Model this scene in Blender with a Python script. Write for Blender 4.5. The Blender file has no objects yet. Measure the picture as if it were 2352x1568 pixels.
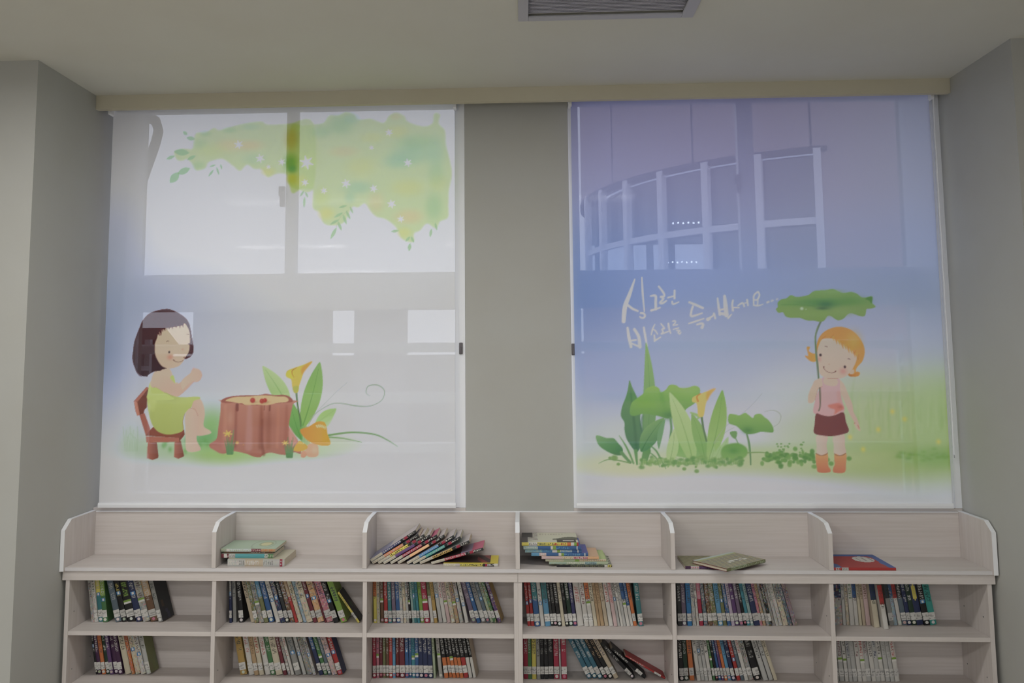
import bpy, math, random
import numpy as np
from mathutils import Matrix, Vector

random.seed(7)
S = bpy.context.scene
COL = S.collection

# ------------------------------------------------------------------ camera
def make_camera():
    yaw, pitch, roll = -0.0421, 0.0954, -0.0067
    f = Vector((math.sin(yaw)*math.cos(pitch), math.cos(yaw)*math.cos(pitch), math.sin(pitch)))
    rt = Vector((math.cos(yaw), -math.sin(yaw), 0)); up = rt.cross(f)
    r2 = rt*math.cos(roll) + up*math.sin(roll); u2 = -rt*math.sin(roll) + up*math.cos(roll)
    cd = bpy.data.cameras.new('camera'); co = bpy.data.objects.new('camera', cd); COL.objects.link(co)
    m = Matrix.Identity(4)
    for i in range(3):
        m[i][0], m[i][1], m[i][2] = r2[i], u2[i], -f[i]
    m[0][3], m[1][3], m[2][3] = 0.0312, -3.6513, 1.7539
    co.matrix_world = m
    cd.sensor_width = 36.0; cd.lens = 1900.0/2352*36.0
    cd.shift_x = 56.8377/2352; cd.shift_y = -142.9248/2352
    cd.clip_start = 0.05; cd.clip_end = 300
    S.camera = co
make_camera()

# ------------------------------------------------------------------ world, lights, exposure
S.view_settings.view_transform = 'Standard'; S.view_settings.look = 'None'
S.view_settings.gamma = 1.0; S.view_settings.use_curve_mapping = False
S.view_settings.exposure = 0.0
S.cycles.use_denoising = True
S.cycles.max_bounces = 10; S.cycles.transparent_max_bounces = 12
S.cycles.sample_clamp_indirect = 4.0

SKY = 1.5
w = bpy.data.worlds.new('overcast_sky'); S.world = w; w.use_nodes = True
wn = w.node_tree.nodes; wl = w.node_tree.links
bg = wn['Background']; bg.inputs['Strength'].default_value = SKY
geo = wn.new('ShaderNodeTexCoord'); sep = wn.new('ShaderNodeSeparateXYZ'); ramp = wn.new('ShaderNodeValToRGB')
wl.new(geo.outputs['Generated'], sep.inputs[0]); wl.new(sep.outputs['Z'], ramp.inputs[0])
ramp.color_ramp.elements[0].position = 0.0; ramp.color_ramp.elements[0].color = (0.86, 0.86, 0.99, 1)
ramp.color_ramp.elements[1].position = 0.6; ramp.color_ramp.elements[1].color = (0.87, 0.88, 1.05, 1)
wl.new(ramp.outputs[0], bg.inputs['Color'])

def area(name, loc, rot, sx, sy, power, color=(1, 1, 1), portal=False):
    ld = bpy.data.lights.new(name, 'AREA'); ld.shape = 'RECTANGLE'; ld.size = sx; ld.size_y = sy
    ld.energy = power; ld.color = color
    if portal: ld.cycles.is_portal = True
    o = bpy.data.objects.new(name, ld); COL.objects.link(o); o.location = loc; o.rotation_euler = rot
    return o
# daylight entering by the two windows (sampling aids for the sky), by the windows of the far wall, and the ceiling lamps of the hall
area('daylight_portal', (-1.12, 0.72, 2.07), (math.radians(-90), 0, 0), 1.7, 1.9, 1, portal=True)
area('daylight_portal', (1.13, 0.72, 2.07), (math.radians(-90), 0, 0), 1.7, 1.9, 1, portal=True)
REAR_W = 9.0
area('rear_window_daylight', (-1.9, -8.85, 1.65), (math.radians(90), 0, 0), 2.8, 1.5, REAR_W, (1.0, 0.985, 0.93))
area('rear_window_daylight', (1.9, -8.85, 1.65), (math.radians(90), 0, 0), 2.8, 1.5, REAR_W, (1.0, 0.985, 0.93))
LAMP_W = 14.0
LAMPS = [(-1.6, -1.45), (0.3, -1.45), (-2.4, -3.9), (-0.2, -3.9), (-2.4, -6.4), (-0.2, -6.4)]
for lx, ly in LAMPS:
    area('ceiling_lamp_light', (lx, ly, 2.94), (0, 0, 0), 1.15, 0.25, LAMP_W*(1.0 if ly > -2 else 2.2), (1.0, 0.985, 0.96))

# ------------------------------------------------------------------ helpers
def lin(c):
    return tuple(((v/255)/12.92 if v/255 <= 0.04045 else ((v/255+0.055)/1.055)**2.4) for v in c)

class MB:
    """collects quads and polygons of one mesh, with an optional colour for every face"""
    def __init__(s): s.v = []; s.f = []; s.c = []; s.sm = []
    def face(s, pts, col=None, smooth=False):
        b = len(s.v); s.v += [tuple(p) for p in pts]; s.f.append(tuple(range(b, b+len(pts)))); s.c.append(col); s.sm.append(smooth)
    def box(s, x0, x1, y0, y1, z0, z1, col=None, M=None):
        P = [(x, y, z) for z in (z0, z1) for y in (y0, y1) for x in (x0, x1)]
        if M is not None: P = [tuple(M @ Vector(p)) for p in P]
        b = len(s.v); s.v += P
        for q in ((0, 2, 3, 1), (4, 5, 7, 6), (0, 1, 5, 4), (2, 6, 7, 3), (0, 4, 6, 2), (1, 3, 7, 5)):
            s.f.append(tuple(b+i for i in q)); s.c.append(col); s.sm.append(False)
    def prism(s, prof, a0, a1, axis='x', col=None):
        n = len(prof); b = len(s.v)
        for a in (a0, a1):
            for p, q in prof:
                s.v.append({'x': (a, p, q), 'y': (p, a, q), 'z': (p, q, a)}[axis])
        s.f.append(tuple(b+i for i in range(n))[::-1]); s.c.append(col); s.sm.append(False)
        s.f.append(tuple(b+n+i for i in range(n))); s.c.append(col); s.sm.append(False)
        for i in range(n):
            j = (i+1) % n
            s.f.append((b+i, b+j, b+n+j, b+n+i)); s.c.append(col); s.sm.append(False)
    def tube(s, pts, rad, n=10, col=None, caps=True):
        pts = [Vector(p) for p in pts]; R = rad if isinstance(rad, (list, tuple)) else [rad]*len(pts)
        b = len(s.v); ref = None
        for i, p in enumerate(pts):
            d = (pts[min(i+1, len(pts)-1)] - pts[max(i-1, 0)]).normalized()
            if ref is None:
                ref = Vector((0, 0, 1)) if abs(d.z) < 0.9 else Vector((1, 0, 0))
            a = d.cross(ref).normalized(); c = a.cross(d).normalized(); ref = c
            for k in range(n):
                t = 2*math.pi*k/n; s.v.append(tuple(p + (a*math.cos(t)+c*math.sin(t))*R[i]))
        for i in range(len(pts)-1):
            for k in range(n):
                k2 = (k+1) % n
                s.f.append((b+i*n+k, b+i*n+k2, b+(i+1)*n+k2, b+(i+1)*n+k)); s.c.append(col); s.sm.append(True)
        if caps:
            s.f.append(tuple(b+k for k in range(n))); s.c.append(col); s.sm.append(False)
            e = b+(len(pts)-1)*n
            s.f.append(tuple(e+k for k in range(n))[::-1]); s.c.append(col); s.sm.append(False)
    def build(s, name, mat, parent=None, bevel=0.0, fixn=True):
        me = bpy.data.meshes.new(name); me.from_pydata(s.v, [], s.f)
        if any(c is not None for c in s.c):
            at = me.color_attributes.new('Col', 'FLOAT_COLOR', 'CORNER')
            buf = np.empty((len(me.loops), 4), np.float32); k = 0
            for f, c in zip(s.f, s.c):
                c = c if c is not None else (0.5, 0.5, 0.5)
                buf[k:k+len(f)] = (c[0], c[1], c[2], 1); k += len(f)
            at.data.foreach_set('color', buf.ravel())
        me.polygons.foreach_set('use_smooth', s.sm)
        me.materials.append(mat)
        me.update()
        o = bpy.data.objects.new(name, me); COL.objects.link(o)
        if parent is not None: o.parent = parent
        if bevel:
            m = o.modifiers.new('edge', 'BEVEL'); m.width = bevel; m.segments = 2; m.limit_method = 'ANGLE'
        return o

def tag(o, label=None, cat=None, group=None, kind=None):
    if label: o['label'] = label
    if cat: o['category'] = cat
    if group: o['group'] = group
    if kind: o['kind'] = kind
    return o
def empty(name, loc=(0, 0, 0), rot=(0, 0, 0)):
    o = bpy.data.objects.new(name, None); COL.objects.link(o); o.location = loc; o.rotation_euler = rot
    o.empty_display_size = 0.05
    return o

# ------------------------------------------------------------------ materials
def mat(name, col=(0.5, 0.5, 0.5), rough=0.7, spec=0.3, metal=0.0, noise=0.0, nscale=(8, 8, 8), bump=0.0, bscale=300, attr=False):
    m = bpy.data.materials.new(name); m.use_nodes = True
    nt = m.node_tree; N = nt.nodes; L = nt.links; b = N['Principled BSDF']
    b.inputs['Roughness'].default_value = rough; b.inputs['Metallic'].default_value = metal
    b.inputs['Specular IOR Level'].default_value = spec
    b.inputs['Base Color'].default_value = (*col, 1)
    src = None
    if attr:
        a = N.new('ShaderNodeAttribute'); a.attribute_name = 'Col'; src = a.outputs['Color']
        L.new(src, b.inputs['Base Color'])
    if noise:
        tc = N.new('ShaderNodeTexCoord'); mp = N.new('ShaderNodeMapping'); nz = N.new('ShaderNodeTexNoise')
        mp.inputs['Scale'].default_value = nscale; nz.inputs['Scale'].default_value = 1.0; nz.inputs['Detail'].default_value = 5
        L.new(tc.outputs['Object'], mp.inputs[0]); L.new(mp.outputs[0], nz.inputs['Vector'])
        mx = N.new('ShaderNodeMix'); mx.data_type = 'RGBA'; mx.blend_type = 'MULTIPLY'; mx.inputs[0].default_value = 1.0
        rp = N.new('ShaderNodeValToRGB'); rp.color_ramp.elements[0].position = 0.3; rp.color_ramp.elements[1].position = 0.7
        k = 1-noise; rp.color_ramp.elements[0].color = (k, k*0.985, k*0.965, 1); rp.color_ramp.elements[1].color = (1, 1, 1, 1)
        L.new(nz.outputs['Fac'], rp.inputs[0]); L.new(rp.outputs[0], mx.inputs[7])
        if src is not None: L.new(src, mx.inputs[6])
        else: mx.inputs[6].default_value = (*col, 1)
        L.new(mx.outputs[2], b.inputs['Base Color'])
    if bump:
        tc2 = N.new('ShaderNodeTexCoord'); n2 = N.new('ShaderNodeTexNoise'); n2.inputs['Scale'].default_value = bscale
        bp = N.new('ShaderNodeBump'); bp.inputs['Strength'].default_value = bump; bp.inputs['Distance'].default_value = 0.002
        L.new(tc2.outputs['Object'], n2.inputs['Vector']); L.new(n2.outputs['Fac'], bp.inputs['Height']); L.new(bp.outputs[0], b.inputs['Normal'])
    return m

M = {}
M['wall'] = mat('painted_wall', (0.44, 0.445, 0.425), 0.85, 0.2, noise=0.03, nscale=(3, 3, 3), bump=0.05)
M['ceiling'] = mat('ceiling_paint', (0.62, 0.62, 0.565), 0.9, 0.1, noise=0.03, nscale=(2, 2, 2), bump=0.05)
M['valance'] = mat('valance_paint', (0.56, 0.53, 0.42), 0.8, 0.2, noise=0.03, nscale=(3, 3, 3))
M['floor'] = mat('wood_floor', (0.62, 0.58, 0.52), 0.5, 0.3, noise=0.15, nscale=(12, 1, 1))
M['wood_h'] = mat('pale_wood_grain_across', (0.63, 0.585, 0.565), 0.5, 0.3, noise=0.10, nscale=(3, 60, 130))
M['wood_v'] = mat('pale_wood_grain_upright', (0.63, 0.585, 0.565), 0.5, 0.3, noise=0.10, nscale=(130, 60, 4))
M['wood_lip'] = mat('pale_wood_edge_band', (0.64, 0.62, 0.63), 0.45, 0.35)
M['edge'] = mat('white_edge_band', (0.84, 0.85, 0.88), 0.4, 0.4)
M['alu'] = mat('white_coated_aluminium', (0.80, 0.82, 0.86), 0.35, 0.5)
M['metal'] = mat('brushed_metal', (0.35, 0.35, 0.36), 0.3, 0.5, metal=0.9)
M['darkmetal'] = mat('dark_grey_metal', (0.12, 0.11, 0.12), 0.4, 0.4)
M['grille'] = mat('grey_grille', (0.62, 0.62, 0.68), 0.6, 0.3)
M['ventframe'] = mat('vent_frame_plastic', (0.44, 0.44, 0.48), 0.5, 0.3)
M['book'] = mat('printed_book_cover', rough=0.45, spec=0.3, attr=True)
M['pages'] = mat('book_pages', (0.62, 0.56, 0.45), 0.9, 0.1, noise=0.15, nscale=(900, 20, 20))
M['paper'] = mat('label_paper', rough=0.6, spec=0.2, attr=True)
M['concrete'] = mat('pinkish_cladding', (0.40, 0.32, 0.33), 0.8, 0.2, noise=0.06, nscale=(1, 1, 1))
M['joint'] = mat('cladding_joint', (0.05, 0.05, 0.07), 0.9, 0.1)
M['mullion'] = mat('light_grey_mullion', (0.8, 0.8, 0.86), 0.5, 0.3)
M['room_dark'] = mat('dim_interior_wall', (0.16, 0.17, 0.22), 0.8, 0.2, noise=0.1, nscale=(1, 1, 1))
M['far'] = mat('far_grey_render', (0.24, 0.24, 0.27), 0.8, 0.2, noise=0.1, nscale=(.3, .3, .3))
M['farglass'] = mat('far_dark_glazing', (0.10, 0.11, 0.14), 0.2, 0.5)
M['roof'] = mat('dark_roof', (0.09, 0.07, 0.07), 0.8, 0.2)
M['bark'] = mat('tree_bark', (0.07, 0.06, 0.055), 0.9, 0.1, noise=0.3, nscale=(20, 20, 4))
M['ground'] = mat('asphalt', (0.30, 0.30, 0.30), 0.9, 0.1, noise=0.1, nscale=(1, 1, 1))

def thin_glass(name, tint=(0.93, 0.96, 0.97), refl=0.06):
    m = bpy.data.materials.new(name); m.use_nodes = True; nt = m.node_tree; N = nt.nodes; L = nt.links
    N.remove(N['Principled BSDF']); out = N['Material Output']
    t = N.new('ShaderNodeBsdfTransparent'); t.inputs[0].default_value = (*tint, 1)
    g = N.new('ShaderNodeBsdfGlossy'); g.inputs['Roughness'].default_value = 0.02
    mx = N.new('ShaderNodeMixShader'); mx.inputs[0].default_value = refl
    L.new(t.outputs[0], mx.inputs[1]); L.new(g.outputs[0], mx.inputs[2]); L.new(mx.outputs[0], out.inputs[0])
    return m
M['glass'] = thin_glass('window_glass')
M['glass_blue'] = thin_glass('tinted_glass', (0.84, 0.88, 0.95), 0.08)

OPEN = 0.15      # open weave of the sunscreen cloth
def screen_cloth():
    m = bpy.data.materials.new('printed_sunscreen_cloth'); m.use_nodes = True; nt = m.node_tree; N = nt.nodes; L = nt.links
    N.remove(N['Principled BSDF']); out = N['Material Output']
    a = N.new('ShaderNodeAttribute'); a.attribute_name = 'Col'
    d = N.new('ShaderNodeBsdfDiffuse'); t = N.new('ShaderNodeBsdfTranslucent'); tr = N.new('ShaderNodeBsdfTransparent')
    gl = N.new('ShaderNodeBsdfGlossy'); gl.inputs['Roughness'].default_value = 0.35
    L.new(a.outputs['Color'], d.inputs[0]); L.new(a.outputs['Color'], t.inputs[0])
    m1 = N.new('ShaderNodeMixShader'); m1.inputs[0].default_value = 0.38
    L.new(d.outputs[0], m1.inputs[1]); L.new(t.outputs[0], m1.inputs[2])
    m3 = N.new('ShaderNodeMixShader'); m3.inputs[0].default_value = 0.02
    L.new(m1.outputs[0], m3.inputs[1]); L.new(gl.outputs[0], m3.inputs[2])
    m2 = N.new('ShaderNodeMixShader'); m2.inputs[0].default_value = OPEN
    L.new(m3.outputs[0], m2.inputs[1]); L.new(tr.outputs[0], m2.inputs[2]); L.new(m2.outputs[0], out.inputs[0])
    return m
M['cloth'] = screen_cloth()
def emis(name, col, st):
    m = bpy.data.materials.new(name); m.use_nodes = True; b = m.node_tree.nodes['Principled BSDF']
    b.inputs['Base Color'].default_value = (*col, 1); b.inputs['Emission Color'].default_value = (*col, 1); b.inputs['Emission Strength'].default_value = st
    return m
M['lamp'] = emis('lamp_diffuser', (1, 0.98, 0.93), 3.0)
M['spark'] = emis('small_lamp', (1, 1, 1), 6.0)

# ------------------------------------------------------------------ the room
XL, XR, D, ZC = -2.0, 2.005, 0.2473, 3.0209
YP = -0.3432; YB = -9.0; XW = 4.2
WT = 0.45                                   # thickness of the window wall
OPENINGS = ((XL, -0.2387), (0.2582, XR)); SILL = 1.046

m = MB()
m.box(XL-0.001, XR+0.001, D, D+WT, -0.02, SILL)
m.box(-0.2387, 0.2582, D, D+WT, SILL, 3.22)
m.box(XL-0.001, -0.2387, D, D+WT, 3.11, 3.22); m.box(0.2582, XR+0.001, D, D+WT, 3.11, 3.22)
tag(m.build('wall_back', M['wall']), kind='structure')
m = MB(); m.box(-XW, XL, YP, D+WT, -0.02, 3.12); m.box(-XW-0.1, -XW, YB, D+WT, -0.02, 3.12)
tag(m.build('wall_left', M['wall']), kind='structure')
m = MB(); m.box(XR, XW, YP, D+WT, -0.02, 3.12); m.box(XW, XW+0.1, YB, D+WT, -0.02, 3.12)
tag(m.build('wall_right', M['wall']), kind='structure')
m = MB()
m.box(-XW-0.1, XW+0.1, YB-0.2, YB, -0.02, 0.9); m.box(-XW-0.1, XW+0.1, YB-0.2, YB, 2.4, 3.12)
m.box(-XW-0.1, -3.3, YB-0.2, YB, 0.9, 2.4); m.box(-0.5, 0.5, YB-0.2, YB, 0.9, 2.4); m.box(3.3, XW+0.1, YB-0.2, YB, 0.9, 2.4)
tag(m.build('wall_rear', M['wall']), kind='structure')
m = MB(); m.box(-XW-0.1, XW+0.1, YB-0.2, D+WT, -0.12, -0.02)
tag(m.build('floor', M['floor']), kind='structure').location = (0, 0, 0.02)
VX0, VX1, VY0, VY1 = 0.045, 0.660, -1.275, -0.660   # the hole of the ceiling vent
m = MB()
m.box(-XW-0.1, VX0, YB-0.2, 0.131, ZC, ZC+0.1); m.box(VX1, XW+0.1, YB-0.2, 0.131, ZC, ZC+0.1)
m.box(VX0, VX1, YB-0.2, VY0, ZC, ZC+0.1); m.box(VX0, VX1, VY1, 0.131, ZC, ZC+0.1)
m.box(VX0-0.02, VX1+0.02, VY0-0.02, VY1+0.02, ZC+0.1, ZC+0.13)
tag(m.build('ceiling', M['ceiling']), kind='structure')
# blind box: fascia board, its turned-in lower lip and the top of the recess
m = MB(); m.box(XL, XR, 0.131, 0.146, ZC-0.068, ZC+0.1); m.box(XL, XR, 0.146, 0.160, ZC-0.068, ZC-0.058)
m.box(XL, XR, 0.146, D, ZC+0.085, ZC+0.1)
tag(m.build('trim_1', M['valance'], bevel=0.0015), kind='structure')
# rear wall windows (behind the viewer)
for i, cx in ((3, -1.9), (4, 1.9)):
    f = MB()
    for x0, x1 in ((-1.4, -1.34), (-0.03, 0.03), (1.34, 1.4)): f.box(cx+x0, cx+x1, YB-0.12, YB-0.06, 0.9, 2.4)
    f.box(cx-1.4, cx+1.4, YB-0.12, YB-0.06, 0.9, 0.96); f.box(cx-1.4, cx+1.4, YB-0.12, YB-0.06, 2.34, 2.4)
    o = tag(f.build('window_%d' % i, M['alu']), kind='structure')
    g = MB(); g.box(cx-1.34, cx+1.34, YB-0.095, YB-0.09, 0.96, 2.34); g.build('pane', M['glass'], o)

# ------------------------------------------------------------------ the two big windows
def window(n, x0, x1, li, ri, ma, mb):
    """outer x0..x1, clear glass from li to ri, mullion between ma and mb"""
    Y0, Y1 = 0.475, 0.545
    f = MB()
    f.box(x0, x0+0.05, Y0, Y1, SILL, 3.11); f.box(x1-0.05, x1, Y0, Y1, SILL, 3.11)          # jambs
    f.box(x0+0.05, x1-0.05, Y0, Y1, 3.052, 3.11); f.box(x0+0.05, x1-0.05, Y0, Y1, SILL, SILL+0.05)
    f.box(x0+0.05, x1-0.05, Y0-0.005, Y1, 2.002, 2.188)                                       # transom
    o = tag(f.build('window_%d' % n, M['alu'], bevel=0.002), kind='structure')
    for xa, xb, s_ in ((x0+0.0005, x0+0.049, 1), (x1-0.049, x1-0.0005, -1)):     # casing on the reveal, flush with the wall, with one long groove
        if x0 < -1 and s_ > 0: continue        # the left end of the left window is plain plaster
        c = MB(); e = 0.018
        q = (xa, xb-e) if s_ > 0 else (xa+e, xb); r = (xb-e, xb) if s_ > 0 else (xa, xa+e)
        c.box(q[0], q[1], D+0.001, Y0, 1.068, 3.11); c.box(r[0], r[1], D+0.006, Y0, 1.068, 3.11)
        c.build('casing', M['alu'], o)
    c = MB(); c.box(x0+0.0005, x1-0.0005, D+0.0005, Y0-0.0005, SILL+0.0002, 1.067); c.build('sill_board', M['wood_h'], o, bevel=0.001)
    s = MB(); A, B = 0.492, 0.528
    if li > x0+0.051: s.box(x0+0.05, li, A, B, 2.188, 3.052); s.box(x0+0.05, li, A, B, SILL+0.05, 2.002)
    if ri < x1-0.051: s.box(ri, x1-0.05, A, B, 2.188, 3.052); s.box(ri, x1-0.05, A, B, SILL+0.05, 2.002)
    s.box(ma, mb, A-0.006, B+0.004, 2.188, 3.052)
    s.box(li, ma, A, B, 3.040, 3.052); s.box(mb, ri, A, B, 3.040, 3.052)
    s.build('sash_frame', M['alu'], o, bevel=0.0015)
    for a, b, c, d in ((li, ma, 2.188, 3.040), (mb, ri, 2.188, 3.040), (li, ri, SILL+0.05, 2.002)):
        g = MB(); g.box(a, b, 0.507, 0.512, c, d); g.build('pane', M['glass'], o)
    return o
w1 = window(1, XL, -0.2387, -1.938, -0.307, -1.1756, -1.1196)
w2 = window(2, 0.2582, XR, 0.3075, 1.955, 1.1245, 1.2034)
def latch(parent, x, z, face=0.33):
    g = MB(); g.box(x-0.0085, x+0.0085, face-0.008, face-0.001, z-0.027, z+0.027); g.box(x-0.005, x+0.006, face-0.015, face-0.008, z-0.024, z+0.006)
    tag(g.build('latch', M['darkmetal'], parent, bevel=0.003), label='dark crescent latch')
latch(w1, -0.2590, 1.8015, D+0.001); latch(w2, 0.2680, 1.7938, D+0.001)
def handle(parent, x, z, h):
    g = MB(); g.box(x-0.012, x+0.012, 0.464, 0.486, z-h/2, z+h/2); g.box(x-0.02, x+0.012, 0.468, 0.482, z+h/2-0.05, z+h/2)
    tag(g.build('handle', M['darkmetal'], parent, bevel=0.003), label='sash handle on the middle mullion')
handle(w1, -1.1885, 2.585, 0.105); handle(w2, 1.120, 2.616, 0.09)

# slatted guard outside each window
def guard(x0, x1, label):
    t = empty('window_guard', (0, 0.80, 0)); tag(t, label, 'guard rail', 'slatted guards outside the windows')
    for z in (1.841, 1.573, 1.309, 1.05):
        b = MB(); b.box(x0, x1, -0.012, 0.03, z-0.052, z-0.004); b.prism([(-0.014, z-0.014), (0.0, z), (0.034, z), (0.034, z-0.004), (-0.012, z-0.0045)], x0, x1, 'x')
        b.build('rail', M['alu'], t)
    for x in (x0, x1-0.03):
        b = MB(); b.box(x, x+0.03, 0.036, 0.066, 1.02, 1.87); b.build('post', M['alu'], t)
        for z in (1.20, 1.70): b = MB(); b.box(x+0.002, x+0.028, -0.1035, 0.036, z, z+0.025); b.build('wall_arm', M['alu'], t)
guard(-2.05, -0.20, 'white slatted guard behind the blind with the girl on a chair')
guard(0.21, 2.05, 'white slatted guard behind the blind with the lotus leaf umbrella')

# ------------------------------------------------------------------ outside
m = MB(); m.box(-60, 60, 0.6, 120, -4.1, -4.0); tag(m.build('ground', M['ground']), kind='structure')

# neighbouring building with a rounded corner and a band of tall windows
def rounded_building():
    cx, cy, R, t0, dt, zt, zm, zb = 7.093, 16.422, 5.554, 0.158, 0.182, 5.459, 4.159, 3.2
    t = empty('round_corner_building', (cx, cy, -4.0))
    tag(t, 'pinkish building with a rounded corner and curved window band, outside the right window', 'building')
    P = lambda a, r, z: (-r*math.cos(a), -r*math.sin(a), z+4.0)
    def shell(r0, r1, z0, z1, a0, a1, n=48):
        b = MB()
        for i in range(n):
            a, c = a0+(a1-a0)*i/n, a0+(a1-a0)*(i+1)/n
            q = [P(a, r1, z0), P(c, r1, z0), P(c, r1, z1), P(a, r1, z1)]; k = [P(a, r0, z0), P(c, r0, z0), P(c, r0, z1), P(a, r0, z1)]
            b.face(q, smooth=True); b.face(k[::-1], smooth=True); b.face([q[0], k[0], k[1], q[1]]); b.face([q[3], q[2], k[2], k[3]])
        return b
    aend = t0+dt*6
    shell(R-0.35, R+0.02, zt, 9.5, -0.25, 1.75).build('upper_wall', M['concrete'], t)
    shell(R-0.35, R+0.02, -4, zb, -0.25, 1.75).build('lower_wall', M['concrete'], t)
    shell(R-0.35, R+0.02, zb, zt, aend, 1.75, 12).build('side_wall', M['concrete'], t)
    b = MB(); x0, y0, _ = P(1.75, R+0.02, 0)
    b.box(x0-0.2, x0+14, y0-0.02, y0+0.5, 0, 13.5); b.build('flat_wall', M['concrete'], t)
    shell(R-0.03, R+0.05, zt-0.06, zt+0.04, -0.25, aend+0.03, 40).build('band_head', M['joint'], t)
    shell(R-0.04, R+0.05, zm-0.06, zm+0.06, t0-0.01, aend, 40).build('transom', M['mullion'], t)
    shell(R-0.14, R-0.13, zb, zt-0.02, -0.20, aend, 40).build('curved_glazing', M['glass_blue'], t)
    for i in range(0, 7):
        a = t0+dt*i; b = MB(); mm = Matrix.Translation(P(a, R, -4)) @ Matrix.Rotation(a, 4, 'Z')
        b.box(-0.09, 0.05, -0.065, 0.065, zb+4, zt+4, M=mm); b.build('mullion', M['mullion'], t)
    # panel joints of the cladding
    for px_, py_ in ((1.502, 9.5), (2.787, 9.5), (4.662, 9.5)):
        ox, oy = 0.0312, -3.6513; dx, dy = px_-ox, py_-oy
        A = dx*dx+dy*dy; B = dx*(ox-cx)+dy*(oy-cy); C = (ox-cx)**2+(oy-cy)**2-(R+0.02)**2
        disc = B*B-A*C
        if disc <= 0: continue
        k = (-B-math.sqrt(disc))/A; gx, gy = ox+dx*k-cx, oy+dy*k-cy; a = math.atan2(-gy, -gx)
        b = MB(); mm = Matrix.Translation(P(a, R+0.02, -4)) @ Matrix.Rotation(a, 4, 'Z')
        b.box(-0.005, 0.02, -0.018, 0.018, zt+4, 13.4, M=mm); b.build('panel_joint', M['joint'], t)
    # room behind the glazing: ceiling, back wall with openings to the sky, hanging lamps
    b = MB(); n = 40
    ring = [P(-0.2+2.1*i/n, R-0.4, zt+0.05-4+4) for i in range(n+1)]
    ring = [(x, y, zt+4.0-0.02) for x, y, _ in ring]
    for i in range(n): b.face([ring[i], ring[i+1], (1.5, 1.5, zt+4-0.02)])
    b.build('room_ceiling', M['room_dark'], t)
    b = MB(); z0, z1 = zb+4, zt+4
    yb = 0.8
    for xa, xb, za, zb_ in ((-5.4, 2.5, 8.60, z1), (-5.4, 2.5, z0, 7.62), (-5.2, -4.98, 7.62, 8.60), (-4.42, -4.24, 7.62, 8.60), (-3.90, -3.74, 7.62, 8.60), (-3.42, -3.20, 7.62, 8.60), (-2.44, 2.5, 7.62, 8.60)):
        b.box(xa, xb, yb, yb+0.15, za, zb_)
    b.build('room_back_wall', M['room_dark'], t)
    for (lx, ly, lz) in ((-3.45, -2.2, 4.62), (-3.3, -0.6, 3.95)):
        for k in range(7):
            b = MB(); b.tube([(lx-0.33+k*0.11, ly, lz+4+0.01*(k % 2)), (lx-0.33+k*0.11, ly, lz+4.035+0.01*(k % 2))], 0.02, 6); b.build('hanging_lamp', M['spark'], t)
rounded_building()

def far_building(name, label, x0, x1, z1, y, depth, nx, nz, roof=0.0, m_=None):
    t = empty(name, ((x0+x1)/2, y, -4)); tag(t, label, 'building')
    w_ = (x1-x0)/2; h = z1+4
    b = MB(); b.box(-w_, w_, 0, depth, 0, h); b.build('wall', m_ or M['far'], t)
    for i in range(nx):
        for k in range(nz):
            cx = -w_+(i+0.5)*2*w_/nx; cz = h*(k+0.55)/nz
            g = MB(); g.box(cx-w_/nx*0.5, cx+w_/nx*0.5, -0.05, 0.02, cz-h/nz*0.27, cz+h/nz*0.2); g.build('window', M['farglass'], t)
    if roof:
        b = MB(); b.prism([(-0.5, h), (depth+0.5, h), (depth/2, h+roof)], -w_-0.4, w_+0.4, 'x'); b.build('roof', M['roof'], t)
    else:
        b = MB(); b.box(-w_-0.2, w_+0.2, -0.2, depth+0.2, h, h+0.25); b.build('parapet', M['far'], t)
far_building('apartment_block', 'grey apartment block showing behind the left blind right of the girl', -17.6, -10.55, 5.2, 40, 2.2, 5, 5)
far_building('office_block', 'plain grey block behind the left blind near its right edge', -8.9, -6.35, 5.4, 40, 2.2, 3, 4)
far_building('gabled_house', 'dark roofed house seen through the dark hair of the printed girl', -21.7, -19.5, 2.3, 38, 4, 3, 3, 1.2)
m = MB(); m.box(-40, 25, 46, 56, -4, 2.0); t = tag(m.build('terraced_building', M['far']), 'long low grey building far behind both windows', 'building')

# leafless leaning tree just outside the left window
t = empty('bare_tree', (-2.35, 1.2, -4)); tag(t, 'dark bare tree with a bent limb outside the upper left window corner', 'tree')
b = MB(); b.tube([(-0.42, 0.1, 0), (-0.32, 0.05, 3.5), (-0.22, 0.0, 6.0), (-0.14, 0, 6.75), (-0.10, 0, 6.95), (-0.16, 0, 7.3), (-0.3, 0, 7.9)], [0.30, 0.26, 0.22, 0.17, 0.20, 0.17, 0.1], 14); b.build('trunk', M['bark'], t)
b = MB(); b.tube([(0.02, 0, 6.72), (0.07, 0, 6.83), (0.115, 0, 6.95), (0.155, 0, 7.06), (0.175, 0, 7.15), (0.155, 0, 7.21), (0.10, 0, 7.24), (0.02, 0, 7.28), (-0.15, 0, 7.35)], [0.05, 0.04, 0.034, 0.03, 0.03, 0.032, 0.034, 0.04, 0.06], 8); b.build('branch', M['bark'], t)

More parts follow.
